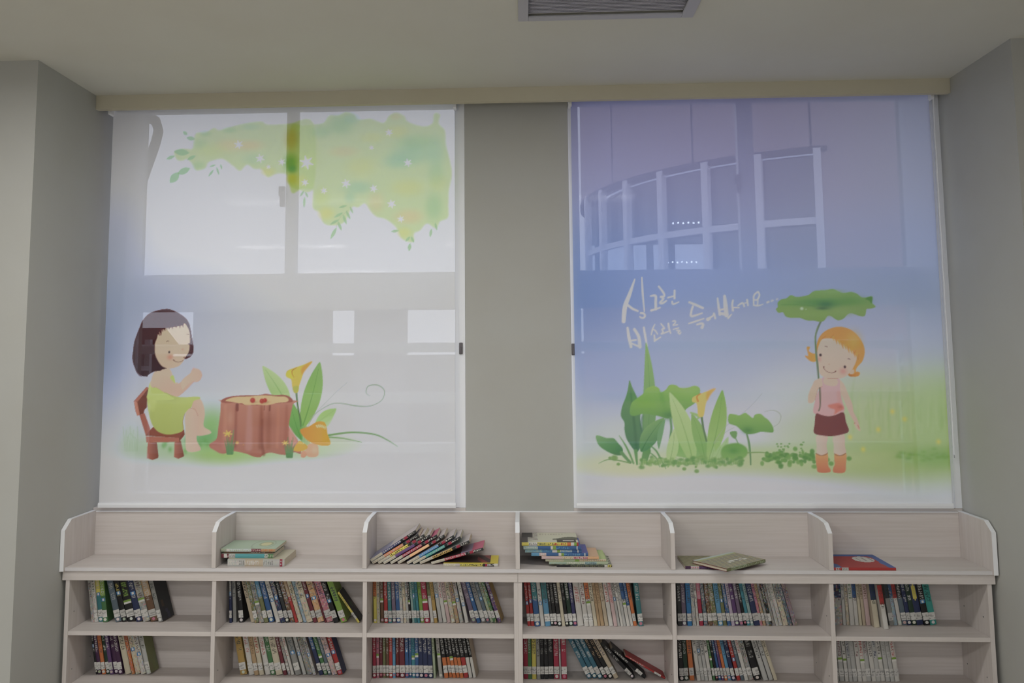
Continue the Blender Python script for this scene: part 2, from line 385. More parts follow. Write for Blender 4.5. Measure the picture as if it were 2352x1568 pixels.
# ------------------------------------------------------------------ ceiling vent and lamps
t = empty('ceiling_vent', ((VX0+VX1)/2, (VY0+VY1)/2, ZC)); tag(t, 'grey louvred air conditioning grille with pale frame in the ceiling', 'vent')
a0, a1, c0, c1 = VX0-0.018-t.location.x, VX1+0.018-t.location.x, VY0-0.018-t.location.y, VY1+0.016-t.location.y
b = MB(); b.box(a0, a0+0.038, c0, c1, -0.008, 0); b.box(a1-0.045, a1, c0, c1, -0.008, 0); b.box(a0+0.038, a1-0.045, c0, c0+0.036, -0.008, 0); b.box(a0+0.038, a1-0.045, c1-0.034, c1, -0.008, 0)
b.build('frame', M['ventframe'], t, bevel=0.002)
b = MB()
k = 0
while c0+0.045+k*0.012 < c1-0.05:
    y = c0+0.045+k*0.012; b.prism([(y, 0.001), (y+0.009, 0.008), (y+0.009, 0.010), (y, 0.003)], a0+0.036, a1-0.043, 'x'); k += 1
b.box(a0+0.036, a1-0.043, c0+0.034, c1-0.032, 0.014, 0.02)
b.build('grille', M['grille'], t)
for lx, ly in LAMPS:
    t = empty('ceiling_lamp', (lx, ly, ZC)); tag(t, 'flat white ceiling lamp, %s row from the window wall, %s side' % (('first' if ly > -2 else 'second' if ly > -5 else 'third'), 'left' if lx < -1 else 'middle'), 'lamp', 'ceiling lamps of the reading room')
    b = MB(); b.box(-0.62, 0.62, -0.17, 0.17, -0.05, -0.002); b.build('housing', M['alu'], t, bevel=0.004)
    b = MB(); b.box(-0.58, 0.58, -0.13, 0.13, -0.056, -0.0505); b.build('diffuser', M['lamp'], t)

# ------------------------------------------------------------------ printed blinds
HM = np.array([[0.0021695288, -2.1571951e-05, -2.5539249], [2.7595037e-05, -0.0020674504, 3.5482819], [2.3988383e-05, 5.3276094e-05, 1.0]])
class Print:
    """a watercolour print on a cloth of size W x H metres, drawn in the sheet coordinates of the artwork drawing"""
    def __init__(s, x0, x1, z0, z1, res):
        s.x0, s.z0, s.res = x0, z0, res
        s.nx = int(round((x1-x0)/res))+1; s.nz = int(round((z1-z0)/res))+1
        s.x1, s.z1 = x1, z1
        s.img = np.ones((s.nz, s.nx, 3)); s.fr(0, 0, 1)
        s.rng = np.random.default_rng(3)
    def fr(s, ox, oy, sc): s.o = (ox, oy, sc)
    def L(s, pts):
        p = np.array(pts, float).reshape(-1, 2); u = s.o[0]+p[:, 0]/s.o[2]; v = s.o[1]+p[:, 1]/s.o[2]
        q = HM @ np.vstack([u, v, np.ones(len(u))]); x, z = q[0]/q[2], q[1]/q[2]
        return np.stack([(x-s.x0)/(s.x1-s.x0)*(s.nx-1), (z-s.z0)/(s.z1-s.z0)*(s.nz-1)], 1)
    def unit(s, d): return d/s.o[2]*0.00196/s.res
    @staticmethod
    def smooth(p, closed=True, n=6):
        N = len(p); out = []
        for i in range(N if closed else N-1):
            if closed: a, b, c, d = p[(i-1) % N], p[i], p[(i+1) % N], p[(i+2) % N]
            else: a, b, c, d = p[max(i-1, 0)], p[i], p[i+1], p[min(i+2, N-1)]
            for k in range(n):
                t = k/n; out.append(0.5*((2*b)+(c-a)*t+(2*a-5*b+4*c-d)*t*t+(3*b-a-3*c+d)*t**3))
        if not closed: out.append(p[-1])
        return np.array(out)
    def blend(s, i0, j0, mask, col):
        h, w_ = mask.shape[:2]; R = s.img[j0:j0+h, i0:i0+w_]; c = np.asarray(col, float)
        R[:] = R*(1-mask[..., None])+c*mask[..., None]
    @staticmethod
    def blur(m_, r):
        if r < 0.3: return m_
        n = int(math.ceil(r*2.5)); k = np.exp(-0.5*(np.arange(-n, n+1)/r)**2); k /= k.sum()
        m_ = np.apply_along_axis(lambda a: np.convolve(a, k, 'same'), 0, m_)
        return np.apply_along_axis(lambda a: np.convolve(a, k, 'same'), 1, m_)
    def poly(s, pts, col, col2=None, ang=90, a=1.0, soft=0.0, sm=True, n=5):
        """fill; col2 gives a wash from col to col2 along ang degrees (90: downwards)"""
        p = s.L(pts)
        if sm: p = s.smooth(p, True, n)
        sb = s.unit(soft); pad = int(sb*3)+2
        i0 = max(int(p[:, 0].min())-pad, 0); i1 = min(int(p[:, 0].max())+pad+1, s.nx); j0 = max(int(p[:, 1].min())-pad, 0); j1 = min(int(p[:, 1].max())+pad+1, s.nz)
        if i1 <= i0 or j1 <= j0: return
        ss = 3; m_ = np.zeros(((j1-j0), (i1-i0)))
        xs = (np.arange((i1-i0)*ss)+0.5)/ss+i0-0.5
        x0, y0 = p[:, 0], p[:, 1]; x1, y1 = np.roll(x0, -1), np.roll(y0, -1)
        for j in range((j1-j0)*ss):
            y = (j+0.5)/ss+j0-0.5; c = (y0 > y) != (y1 > y)
            if not c.any(): continue
            xc = np.sort(x0[c]+(y-y0[c])*(x1[c]-x0[c])/(y1[c]-y0[c])); ins = np.searchsorted(xc, xs) % 2
            m_[j//ss] += ins.reshape(-1, ss).sum(1)/(ss*ss)
        m_ = s.blur(m_, sb)*a
        c1 = np.array(col, float)/255
        if col2 is not None:
            c2 = np.array(col2, float)/255; JJ, II = np.mgrid[j0:j1, i0:i1]; t = math.radians(ang)
            d = II*math.cos(t)-JJ*math.sin(t); dp = p[:, 0]*math.cos(t)-p[:, 1]*math.sin(t)
            f = np.clip((d-dp.min())/(dp.max()-dp.min()+1e-6), 0, 1)[..., None]; C = c1*(1-f)+c2*f
        else: C = c1
        s.blend(i0, j0, m_, C)
    def stroke(s, pts, wd, col, a=1.0, soft=0.0, sm=True):
        p = s.L(pts); W = np.array(wd if isinstance(wd, (list, tuple)) else [wd]*len(p), float)
        if sm and len(p) > 2:
            q = s.smooth(np.column_stack([p, W]), False, 6); p, W = q[:, :2], q[:, 2]
        W = np.maximum(s.unit(1)*W/2, 0.2); sb = s.unit(soft); pad = int(W.max()+sb*3)+3
        i0 = max(int(p[:, 0].min())-pad, 0); i1 = min(int(p[:, 0].max())+pad+1, s.nx); j0 = max(int(p[:, 1].min())-pad, 0); j1 = min(int(p[:, 1].max())+pad+1, s.nz)
        if i1 <= i0 or j1 <= j0: return
        JJ, II = np.mgrid[j0:j1, i0:i1]; best = np.full(JJ.shape, -1e9)
        for k in range(len(p)-1):
            d = p[k+1]-p[k]; l2 = max(d@d, 1e-9); t = np.clip(((II-p[k, 0])*d[0]+(JJ-p[k, 1])*d[1])/l2, 0, 1)
            best = np.maximum(best, (W[k]+(W[k+1]-W[k])*t)-np.hypot(II-p[k, 0]-t*d[0], JJ-p[k, 1]-t*d[1]))
        s.blend(i0, j0, s.blur(np.clip(best+0.5, 0, 1), sb)*a, np.array(col, float)/255)
    def blob(s, x, y, rx, ry, col, a=1.0, p=1.0):
        c = s.L([(x, y)])[0]; ax, ay = s.unit(rx), s.unit(ry)
        i0 = max(int(c[0]-ax*3), 0); i1 = min(int(c[0]+ax*3)+2, s.nx); j0 = max(int(c[1]-ay*3), 0); j1 = min(int(c[1]+ay*3)+2, s.nz)
        if i1 <= i0 or j1 <= j0: return
        JJ, II = np.mgrid[j0:j1, i0:i1]; m_ = np.exp(-(((II-c[0])/ax)**2+((JJ-c[1])/ay)**2)**p)*a
        s.blend(i0, j0, m_, np.array(col, float)/255)
    def leaf(s, a, b, wd, col, col2=None, bend=0.0, vein=None, al=1.0, soft=1.5, k=0.5):
        """lance-shaped leaf from base a to tip b"""
        a, b = np.array(a, float), np.array(b, float); d = b-a; nrm = np.array([-d[1], d[0]])/np.hypot(*d); L_ = np.hypot(*d)
        mid = lambda t: a+d*t+nrm*bend*L_*4*t*(1-t)
        prof = lambda t: wd/2*(math.sin(math.pi*t**(math.log(0.5)/math.log(k))))**0.8 if 0 < t < 1 else 0
        T = [i/12 for i in range(13)]
        s.poly([mid(t)+nrm*prof(t) for t in T]+[mid(t)-nrm*prof(t) for t in T[::-1][1:-1]], col, col2, math.degrees(math.atan2(-d[1], d[0]))+180 if col2 is not None else 90, al, soft)
        if vein is not None: s.stroke([mid(t) for t in (0.02, 0.3, 0.6, 0.9)], [wd*0.07, wd*0.05, wd*0.03, 1], vein, 0.6, soft)
    def cloth(s, gain, base):
        v = s.img; l = np.where(v <= 0.04045, v/12.92, ((v+0.055)/1.055)**2.4)
        return np.clip((l-base)/gain, 0.012, 0.93)

# ---- left blind: girl on a chair by a tree stump
def art_left(p):
    W_ = (204, 203, 218)
    p.img[:] = np.array(W_)/255
    p.fr(0, 0, 1)
    # watercolour sky
    p.blob(225, 770, 105, 190, (128, 146, 178), 0.95, 1.1); p.blob(330, 700, 200, 95, (152, 163, 185), 0.75); p.blob(430, 820, 190, 150, (168, 176, 198), 0.55)
    p.blob(260, 560, 80, 130, (160, 168, 180), 0.6); p.blob(560, 760, 170, 90, (184, 188, 200), 0.5)
    p.blob(700, 800, 120, 120, (192, 194, 200), 0.4); p.blob(300, 1120, 260, 50, (190, 190, 200), 0.4)
    # tree canopy
    G1, G2, G3, Y1, O1, T1 = (158, 186, 70), (112, 168, 92), (176, 192, 84), (196, 190, 60), (214, 160, 92), (110, 170, 130)
    p.fr(360, 230, 6.272)
    p.poly([(560, 480), (700, 470), (820, 400), (900, 430), (1050, 390), (1240, 340), (1500, 305), (1600, 350), (1900, 340), (2258, 330), (2258, 1250), (2000, 1270), (1900, 1200), (1870, 1070), (1720, 1060), (1600, 1110), (1520, 1000), (1400, 990), (1300, 930), (1200, 1020), (1100, 950), (960, 850), (840, 860), (740, 900), (700, 980), (570, 1010), (520, 930), (440, 850), (380, 870), (290, 860), (250, 740), (360, 700), (430, 700), (520, 690)], G1, a=.62, soft=12)
    p.fr(680, 240, 4.355)
    p.poly([(-60, 250), (60, 210), (180, 200), (280, 180), (330, 110), (420, 110), (500, 75), (580, 100), (620, 150), (740, 140), (800, 160), (880, 180), (930, 110), (1000, 80), (1080, 110), (1120, 170), (1260, 215), (1360, 190), (1380, 90), (1440, 100), (1430, 190), (1490, 260), (1500, 400), (1540, 560), (1560, 700), (1530, 860), (1525, 1000), (1520, 1130), (1440, 1170), (1400, 1240), (1310, 1190), (1240, 1260), (1180, 1290), (1180, 1370), (1110, 1370), (1050, 1330), (1000, 1230), (900, 1150), (800, 1120), (740, 1060), (690, 990), (620, 1030), (560, 1030), (480, 1180), (350, 1210), (270, 1180), (240, 1080), (170, 1040), (170, 920), (160, 850), (60, 840), (-60, 850)], G1, a=.62, soft=8)
    for x, y, rx, ry, c, a in ((450, 200, 150, 110, G2, .75), (560, 140, 90, 60, T1, .5), (250, 270, 110, 70, G2, .6), (480, 470, 160, 60, O1, .35), (650, 620, 160, 110, Y1, .4), (760, 330, 120, 60, Y1, .35), (1020, 270, 110, 70, Y1, .5), (1000, 120, 60, 40, O1, .3), (1200, 380, 200, 90, G2, .7), (1150, 500, 220, 110, T1, .7), (1010, 570, 140, 80, T1, .6), (1400, 480, 100, 180, T1, .5), (1420, 780, 90, 90, Y1, .4), (620, 830, 160, 70, T1, .6), (250, 930, 90, 100, G3, .8), (300, 1090, 90, 70, Y1, .9), (800, 980, 90, 110, O1, .4), (1120, 830, 170, 90, Y1, .55), (1130, 1120, 150, 80, O1, .55), (1380, 1020, 90, 150, G2, .65), (1400, 700, 90, 120, G2, .4), (120, 500, 140, 200, G3, .4), (40, 760, 80, 70, Y1, .7), (1080, 1280, 80, 60, Y1, .7), (540, 930, 60, 60, T1, .5)):
        p.blob(x, y, rx, ry, c, a*.62, 1.4)
    p.fr(360, 230, 6.272)
    for x, y, rx, ry, c, a in ((1050, 650, 220, 110, O1, .5), (1350, 650, 200, 90, O1, .55), (800, 720, 260, 120, G3, .6), (620, 620, 110, 90, G2, .4), (700, 480, 90, 50, G2, .6), (1050, 430, 110, 50, G2, .6), (1350, 380, 160, 60, T1, .4), (1600, 1030, 110, 70, Y1, .9), (1940, 560, 110, 180, (166, 156, 44), .75), (1930, 900, 110, 130, (92, 150, 30), .85), (1950, 1130, 80, 90, (170, 176, 40), .9), (1950, 990, 70, 60, (70, 140, 50), .7), (600, 940, 110, 70, G2, .5), (1400, 850, 180, 90, T1, .35)):
        p.blob(x, y, rx, ry, c, a if 1900 < x < 2000 else a*.6, 1.3)  # mullion's shade painted into the print: deeper colour where it blocks the sky
    for a, b, w_ in (((140, 850), (260, 800), 50), ((190, 1190), (320, 1040), 110), ((300, 1060), (480, 980), 90), ((380, 450), (440, 500), 50), ((430, 540), (550, 560), 60), ((250, 740), (470, 760), 90), ((440, 860), (560, 800), 50), ((745, 1100), (820, 1000), 30), ((900, 1080), (860, 960), 26), ((940, 1000), (920, 920), 24), ((760, 960), (850, 930), 26)):
        p.leaf(a, b, w_, G2, None, 0, None, 0.75, 4)
    p.fr(680, 240, 4.355)
    for a, b, w_ in (((345, 1345), (405, 1230), 34), ((455, 1260), (420, 1170), 28), ((505, 1200), (470, 1100), 28), ((545, 1150), (500, 1060), 24), ((340, 1200), (430, 1150), 26), ((380, 1130), (470, 1080), 26), ((430, 1030), (510, 1010), 22), ((1130, 1465), (1140, 1385), 34), ((1340, 1325), (1355, 1240), 28), ((1410, 1260), (1390, 1180), 22), ((1180, 1380), (1150, 1320), 24), ((1095, 1370), (1140, 1320), 24), ((80, 1030), (85, 920), 26), ((40, 920), (80, 860), 20), ((120, 930), (90, 870), 20), ((950, 1270), (1030, 1260), 26), ((570, 1090), (540, 1020), 20)):
        p.leaf(b, a, w_, (128, 170, 100), None, 0, None, 0.8, 2)
    p.stroke([(400, 1230), (440, 1130), (520, 1060)], 6, (150, 170, 110), 0.6, 2)
    # white blossoms
    p.fr(680, 240, 4.355)
    def star(x, y, r, n=6, rot=0.3, col=(236, 238, 238)):
        for k in range(n):
            t = rot+2*math.pi*k/n; p.stroke([(x, y), (x+r*math.cos(t), y+r*math.sin(t))], [r*0.5, r*0.16], col, 0.95, 1)
        p.blob(x, y, r*0.5, r*0.5, col, 0.9)
    for x, y, r in ((105, 580, 66), (930, 280, 34), (755, 432, 22), (1118, 582, 38), (500, 790, 42), (278, 862, 30), (776, 840, 36), (955, 995, 40), (1048, 1145, 32), (90, 780, 34), (1395, 1420, 0.1)):
        star(x, y, r)
    p.fr(360, 230, 6.272)
    for x, y, r in ((1180, 640, 60), (1490, 840, 60), (1800, 890, 50), (1610, 960, 30)): star(x, y, r)
    # ground wash of grass
    p.fr(200, 520, 2.306)
    for x, y, rx, ry, c, a in ((430, 1170, 230, 80, (160, 186, 140), .8), (700, 1200, 190, 60, (150, 182, 106), .9), (660, 1060, 110, 110, (130, 176, 100), .85), (620, 1130, 90, 50, (96, 156, 92), .7), (850, 1190, 260, 60, (154, 186, 116), .85), (1150, 1180, 200, 55, (168, 192, 146), .85), (1330, 1150, 170, 60, (186, 200, 170), .8), (230, 1120, 60, 90, (172, 190, 170), .7), (300, 1180, 130, 50, (166, 188, 158), .6), (560, 950, 60, 60, (186, 200, 176), .5), (1190, 1080, 120, 50, (186, 200, 178), .6)):
        p.blob(x, y, rx, ry, c, a, 1.2)
    for k in range(9): p.stroke([(200+k*8, 1190), (196+k*9, 1130), (190+k*7+(k % 3)*10, 1060+(k % 4)*18)], 3, (150, 178, 140), 0.5, 1)
    for x, y in ((405, 1160), (440, 1180), (480, 1160), (520, 1190), (600, 1150), (625, 1135), (640, 1150), (415, 1150), (530, 1130)): p.blob(x, y, 12, 16, (110, 160, 90), .7)
    # chair
    p.fr(280, 860, 7.127)
    BR, BD, BL = (168, 108, 90), (122, 74, 60), (186, 126, 104)
    p.poly([(195, 435), (400, 205), (440, 215), (420, 300), (410, 530), (365, 580), (355, 640), (250, 670), (222, 600)], BD, (110, 62, 48), 0, sm=False, soft=3)
    p.poly([(195, 435), (400, 205), (440, 215), (250, 450)], BR, sm=False, soft=3); p.poly([(195, 435), (250, 450), (290, 660), (250, 675), (222, 600)], BL, sm=False, soft=3)
    p.poly([(285, 660), (370, 630), (460, 880), (462, 980), (390, 1000)], (158, 96, 80), sm=False, soft=3)
    p.poly([(420, 1110), (570, 1105), (598, 1330), (590, 1365), (500, 1398), (410, 1370)], BR, BD, 0, sm=False, soft=4); p.poly([(860, 1105), (965, 1080), (1020, 1335), (925, 1378), (855, 1350)], BR, BD, 0, sm=False, soft=4)
    p.poly([(385, 1000), (460, 905), (510, 855), (1020, 905), (1028, 980), (935, 1040)], (138, 82, 66), sm=False, soft=3)
    p.poly([(390, 1010), (935, 1035), (1010, 960), (1025, 990), (935, 1100), (400, 1110)], BR, sm=False, soft=3); p.poly([(935, 1035), (1020, 930), (1025, 985), (935, 1100)], BD, sm=False, soft=2)
    # body
    SK, SKs = (206, 180, 158), (196, 160, 142)
    p.poly([(1140, 520), (1180, 420), (1280, 400), (1335, 500), (1360, 650), (1340, 840), (1450, 920), (1440, 970), (1240, 1000), (1200, 900), (1250, 760)], (198, 168, 148), SK, 0, soft=3)
    p.poly([(420, 300), (450, 150), (520, 60), (600, 20), (820, 40), (870, 180), (900, 360), (1240, 360), (1275, 400), (1180, 430), (1140, 530), (1110, 560), (1030, 640), (1000, 760), (1000, 915), (840, 975), (700, 975), (580, 925), (490, 810), (430, 600), (412, 420)], (184, 196, 118), (168, 178, 104), 90, soft=3)
    p.poly([(500, 250), (520, 230), (560, 400), (520, 600), (430, 500)], (196, 206, 130), a=0.5, soft=20); p.blob(800, 380, 140, 60, (160, 170, 96), .5)
    p.poly([(1030, 720), (1060, 600), (1140, 545), (1220, 600), (1252, 700), (1250, 860), (1225, 1060), (1290, 1200), (1280, 1240), (1160, 1268), (1070, 1250), (1045, 1180), (1040, 900)], SK, (198, 170, 152), 0, soft=3)
    p.stroke([(1005, 900), (1000, 760), (1030, 640)], 8, (140, 90, 70), 0.6, 2); p.stroke([(1120, 545), (1200, 575), (1245, 670)], 6, (160, 104, 84), 0.6, 2)
    # neck, shoulder and arm (in front of the dress)
    p.fr(290, 700, 7.838)
    p.poly([(500, 1210), (600, 1170), (700, 1140), (780, 1150), (830, 1250), (860, 1400), (930, 1400), (880, 1560), (430, 1560), (440, 1460), (450, 1350)], SK, soft=3)
    p.poly([(790, 1300), (850, 1270), (890, 1430), (870, 1440), (800, 1360)], (184, 196, 118), soft=4)
    p.poly([(395, 1568), (410, 1490), (450, 1440), (470, 1480), (540, 1490), (700, 1590), (860, 1700), (400, 1700)], (184, 196, 118), soft=3)
    p.fr(280, 860, 7.127)
    p.poly([(480, 100), (600, 20), (760, 40), (880, 150), (980, 110), (1100, 0), (1300, -10), (1290, 60), (1250, 110), (1180, 120), (1060, 240), (930, 350), (850, 350), (700, 280), (580, 200), (510, 215), (470, 180)], SK, (200, 168, 148), 60, soft=3)
    p.stroke([(520, 212), (560, 205), (700, 290), (840, 355)], 5, (150, 130, 90), 0.5, 2); p.stroke([(930, 350), (1060, 245), (1180, 122)], 5, (190, 140, 118), 0.6, 3)
    # hand
    p.fr(290, 700, 7.838)
    p.poly([(1000, 1360), (1150, 1230), (1180, 1170), (1225, 1140), (1300, 1155), (1350, 1200), (1360, 1270), (1330, 1350), (1260, 1385), (1200, 1375), (1100, 1440), (1010, 1520)], SK, (204, 172, 152), 0, soft=3)
    p.blob(1215, 1150, 25, 25, (206, 168, 156), .8); p.stroke([(1200, 1380), (1260, 1390), (1330, 1350), (1362, 1280), (1350, 1210)], 5, (196, 150, 128), 0.6, 2)
    # face and hair
    HR, HR2 = (78, 28, 30), (64, 34, 36)
    p.poly([(110, 930), (125, 800), (150, 640), (240, 400), (300, 270), (420, 150), (600, 90), (720, 74), (800, 84), (920, 135), (1060, 230), (1130, 330), (1160, 450), (1185, 600), (1210, 760), (1205, 860), (1160, 930), (1070, 970), (900, 1000), (760, 1100), (730, 1140), (640, 1165), (610, 1185), (500, 1200), (400, 1255), (370, 1285), (270, 1275), (190, 1200), (140, 1100), (115, 1010)], HR, HR2, 90, soft=2)
    for a in (((175, 1165), (215, 1240), (270, 1290)), ((160, 1140), (185, 1210), (240, 1280)), ((340, 1270), (375, 1290))): p.stroke(a, [10, 7, 3], HR2, 0.9, 1)
    p.poly([(510, 760), (520, 680), (550, 600), (575, 500), (600, 450), (690, 420), (820, 400), (1000, 370), (1050, 330), (1100, 390), (1140, 480), (1150, 640), (1145, 760), (1120, 860), (1060, 950), (1030, 1010), (960, 1090), (850, 1135), (740, 1140), (640, 1100), (560, 990), (520, 890)], (202, 184, 158), (198, 176, 152), 90, soft=3)
    for a, b, w_ in (((560, 480), (605, 550), 50), ((610, 440), (625, 545), 60), ((680, 400), (700, 465), 60), ((760, 380), (775, 432), 50), ((820, 370), (832, 428), 44), ((890, 350), (898, 408), 44), ((960, 320), (970, 412), 36), ((1010, 310), (1024, 398), 40), ((660, 380), (655, 480), 60), ((720, 360), (735, 440), 60), ((790, 350), (800, 410), 50)):
        p.stroke([a, b], [w_, 4], HR, 1, 1.5, sm=False)
    p.poly([(540, 560), (560, 440), (640, 360), (760, 320), (930, 280), (1060, 300), (1050, 330), (1000, 345), (900, 370), (700, 400), (600, 480)], HR, soft=2)
    p.stroke([(1155, 460), (1165, 560), (1185, 650)], [14, 20, 26], HR, 1, 2); p.poly([(1110, 700), (1195, 690), (1212, 800), (1200, 870), (1150, 935), (1070, 970), (1120, 880), (1145, 790), (1140, 720)], HR, soft=2)
    p.stroke([(725, 660), (745, 650), (762, 656)], 8, (90, 60, 50), 0.9, 1); p.stroke([(1092, 525), (1130, 530)], 8, (110, 80, 60), 0.8, 1)
    p.blob(773, 850, 17, 22, (50, 36, 34), 1, 2); p.blob(790, 940, 55, 48, (206, 138, 118), .8); p.blob(1015, 802, 22, 20, (200, 156, 130), .7)
    p.stroke([(850, 990), (880, 1015), (930, 1030), (990, 1020), (1030, 990)], [16, 9, 6, 4, 3], (104, 60, 52), 0.9, 1.5); p.blob(1045, 945, 18, 14, (120, 70, 60), .8, 1.5)
    # leaves and calla flower behind the stump
    p.fr(470, 820, 6.273)
    LG, LD = (150, 182, 112), (104, 150, 80)
    p.leaf((1210, 720), (835, 125), 250, LG, (176, 196, 142), 0.02, LD, 1, 4, 0.42); p.leaf((1390, 1060), (1660, 70), 260, (140, 176, 98), (132, 170, 96), 0.02, (84, 132, 64), 1, 4, 0.5)
    p.leaf((1400, 1200), (1230, 620), 200, (100, 152, 78), (126, 170, 92), -0.03, (76, 130, 60), 1, 4, .5); p.leaf((1590, 970), (1900, 740), 160, (160, 190, 128), (160, 190, 120), 0, (140, 170, 108), 1, 5)
    p.leaf((1560, 1100), (1860, 840), 120, (170, 196, 140), None, 0, None, .8, 8)
    p.stroke([(1320, 500), (1340, 700), (1375, 880), (1385, 1000)], [26, 24, 22, 14], (92, 120, 72), 1, 3)
    for k in range(6): p.stroke([(1400+k*14, 1000), (1410+k*16, 1100), (1390+k*24, 1260)], 18, (120+k*8, 168, 100), 0.8, 4)
    p.stroke([(1470, 1040), (1560, 860), (1700, 700), (1900, 500), (2060, 360)], [8, 6, 6, 5, 3], (150, 160, 138), 0.7, 2); p.stroke([(1500, 960), (1620, 800), (1800, 690), (1900, 660)], [7, 5, 5, 5], (140, 160, 120), 0.7, 2)
    p.poly([(1175, 230), (1200, 190), (1300, 150), (1420, 110), (1550, 60), (1490, 140), (1430, 210), (1390, 330), (1360, 420), (1345, 500), (1290, 510), (1260, 420), (1245, 320), (1180, 280)], (206, 184, 80), (196, 178, 84), 90, soft=3)
    p.poly([(1400, 150), (1550, 58), (1480, 150), (1420, 230), (1400, 260)], (212, 146, 70), a=.85, soft=10); p.poly([(1178, 280), (1180, 220), (1260, 180), (1290, 290), (1240, 310)], (210, 190, 78), soft=6)
    p.stroke([(1330, 150), (1265, 190), (1262, 240), (1285, 290)], [6, 14, 12, 8], (160, 108, 50), 0.8, 3); p.poly([(1270, 430), (1350, 420), (1340, 500), (1290, 512)], (160, 172, 82), a=.7, soft=10)
    # curling tendrils
    p.fr(200, 520, 2.306)
    p.stroke([(1180, 1010), (1270, 950), (1330, 935), (1430, 950), (1500, 950), (1560, 920), (1575, 870), (1540, 840), (1490, 845), (1478, 880), (1500, 898)], [2, 2, 4, 6, 4, 4, 5, 6, 5, 4, 1], (140, 158, 128), 0.9, 1)
    p.stroke([(1280, 1105), (1400, 1090), (1520, 1100), (1590, 1130), (1645, 1165)], [10, 9, 8, 6, 2], (122, 156, 104), 1, 1); p.stroke([(1280, 1115), (1360, 1122), (1455, 1142)], [8, 6, 2], (128, 160, 110), 1, 1)
    # stump
    p.fr(470, 820, 6.273)
    p.poly([(235, 640), (240, 620), (1265, 620), (1270, 680), (1245, 800), (1215, 1000), (1290, 1120), (1340, 1200), (1390, 1385), (1290, 1370), (1180, 1405), (1080, 1400), (950, 1375), (850, 1400), (800, 1440), (700, 1430), (600, 1390), (420, 1355), (300, 1385), (220, 1380), (130, 1330), (80, 1300), (75, 1250), (170, 1180), (200, 1000), (225, 820)], (176, 124, 104), (160, 106, 88), 90, soft=3)
    for x, w_, c, a in ((300, 60, (190, 140, 118), .5), (455, 30, (128, 76, 64), .7), (650, 90, (184, 142, 134), .5), (820, 60, (132, 80, 62), .6), (930, 60, (140, 88, 68), .5), (1060, 30, (196, 140, 112), .4), (1180, 50, (148, 92, 74), .5)):
        p.stroke([(x, 700), (x-5, 950), (x-15, 1300)], [w_*.7, w_, w_*1.2], c, a, 14)
    p.stroke([(830, 900), (825, 1200), (850, 1400)], [20, 26, 50], (122, 72, 58), .6, 8); p.stroke([(470, 680), (470, 760)], 44, (116, 66, 56), .8, 5); p.stroke([(940, 700), (935, 770)], 20, (110, 62, 50), .7, 4); p.stroke([(862, 700), (858, 760)], 14, (120, 70, 56), .6, 4)
    p.blob(900, 950, 120, 130, (140, 88, 70), .5); p.blob(370, 880, 60, 140, (194, 152, 130), .5); p.poly([(80, 1290), (75, 1250), (170, 1190), (300, 1200), (300, 1380), (200, 1370)], (172, 112, 100), a=.5, soft=16)
    p.poly([(1225, 1010), (1300, 1130), (1340, 1220), (1260, 1300), (1215, 1200)], (196, 150, 136), a=.8, soft=8)
    p.poly([(240, 640), (270, 600), (380, 565), (560, 550), (780, 545), (880, 528), (1000, 545), (1160, 545), (1250, 590), (1268, 640), (1200, 655), (1000, 670), (860, 690), (600, 690), (450, 660), (300, 660)], (150, 90, 76), soft=3)
    p.poly([(300, 625), (430, 575), (640, 565), (860, 550), (1050, 565), (1160, 570), (1210, 610), (1180, 645), (1050, 660), (900, 690), (760, 685), (600, 690), (540, 665), (480, 662), (400, 645)], (202, 174, 130), soft=3)
    for x, y, r in ((692, 622, 40), (826, 632, 38), (868, 622, 34)): p.blob(x+r*.7, y+24, 50, 18, (150, 120, 84), .5); p.blob(x, y, r, r, (160, 58, 48), 1, 4); p.blob(x-8, y-10, 12, 12, (188, 96, 84), .7)
    # mushrooms
    p.poly([(1470, 1290), (1530, 1240), (1620, 1260), (1640, 1340), (1630, 1420), (1550, 1440), (1480, 1425), (1455, 1370)], (206, 160, 130), soft=4); p.blob(1590, 1340, 50, 60, (216, 178, 148), .7)
    p.poly([(1375, 1050), (1400, 1030), (1500, 1000), (1620, 930), (1720, 935), (1755, 1000), (1770, 1100), (1810, 1210), (1800, 1265), (1700, 1275), (1560, 1240), (1460, 1180), (1390, 1100)], (206, 140, 66), (206, 160, 72), 0, soft=3)
    for k in range(16): p.blob(1610+9*k, 985-18*math.sin(k/15*3.1)+ (k % 3)*14+k*1.5, 9, 9, (232, 214, 180), .9)
    p.poly([(1270, 1340), (1300, 1290), (1360, 1210), (1430, 1240), (1485, 1290), (1440, 1340), (1350, 1358)], (216, 160, 72), soft=3); p.poly([(1400, 1360), (1450, 1350), (1470, 1410), (1430, 1448), (1385, 1430)], (200, 150, 122), soft=3)
    for k in range(7): p.blob(1345+k*14, 1225+(k % 2)*12+k*3, 6, 6, (232, 200, 140), .8)
    # small flowers
    for (x, y, fx, fy, r) in ((360, 1390, 335, 1100, 60), (1215, 1440, 1160, 1235, 44)):
        for k in range(7): p.stroke([(x-30+k*12, y), (x-50+k*18, y-110-(k % 2)*40), (x-70+k*26, y-190-(k % 3)*50)], [26, 16, 4], (92, 134, 84), .9, 3)
        for k in range(6):
            t = k*math.pi/3+.2; p.stroke([(fx, fy), (fx+r*math.cos(t), fy+r*.7*math.sin(t))], [r*.4, r*.3], (216, 182, 96), .9, 2)
    p.blob(470, 1232, 26, 22, (212, 172, 96), .9, 2); p.stroke([(400, 1160), (420, 1050)], 12, (100, 144, 90), .7, 3)
    p.blob(560, 1260, 10, 10, (200, 150, 80), 0.5)

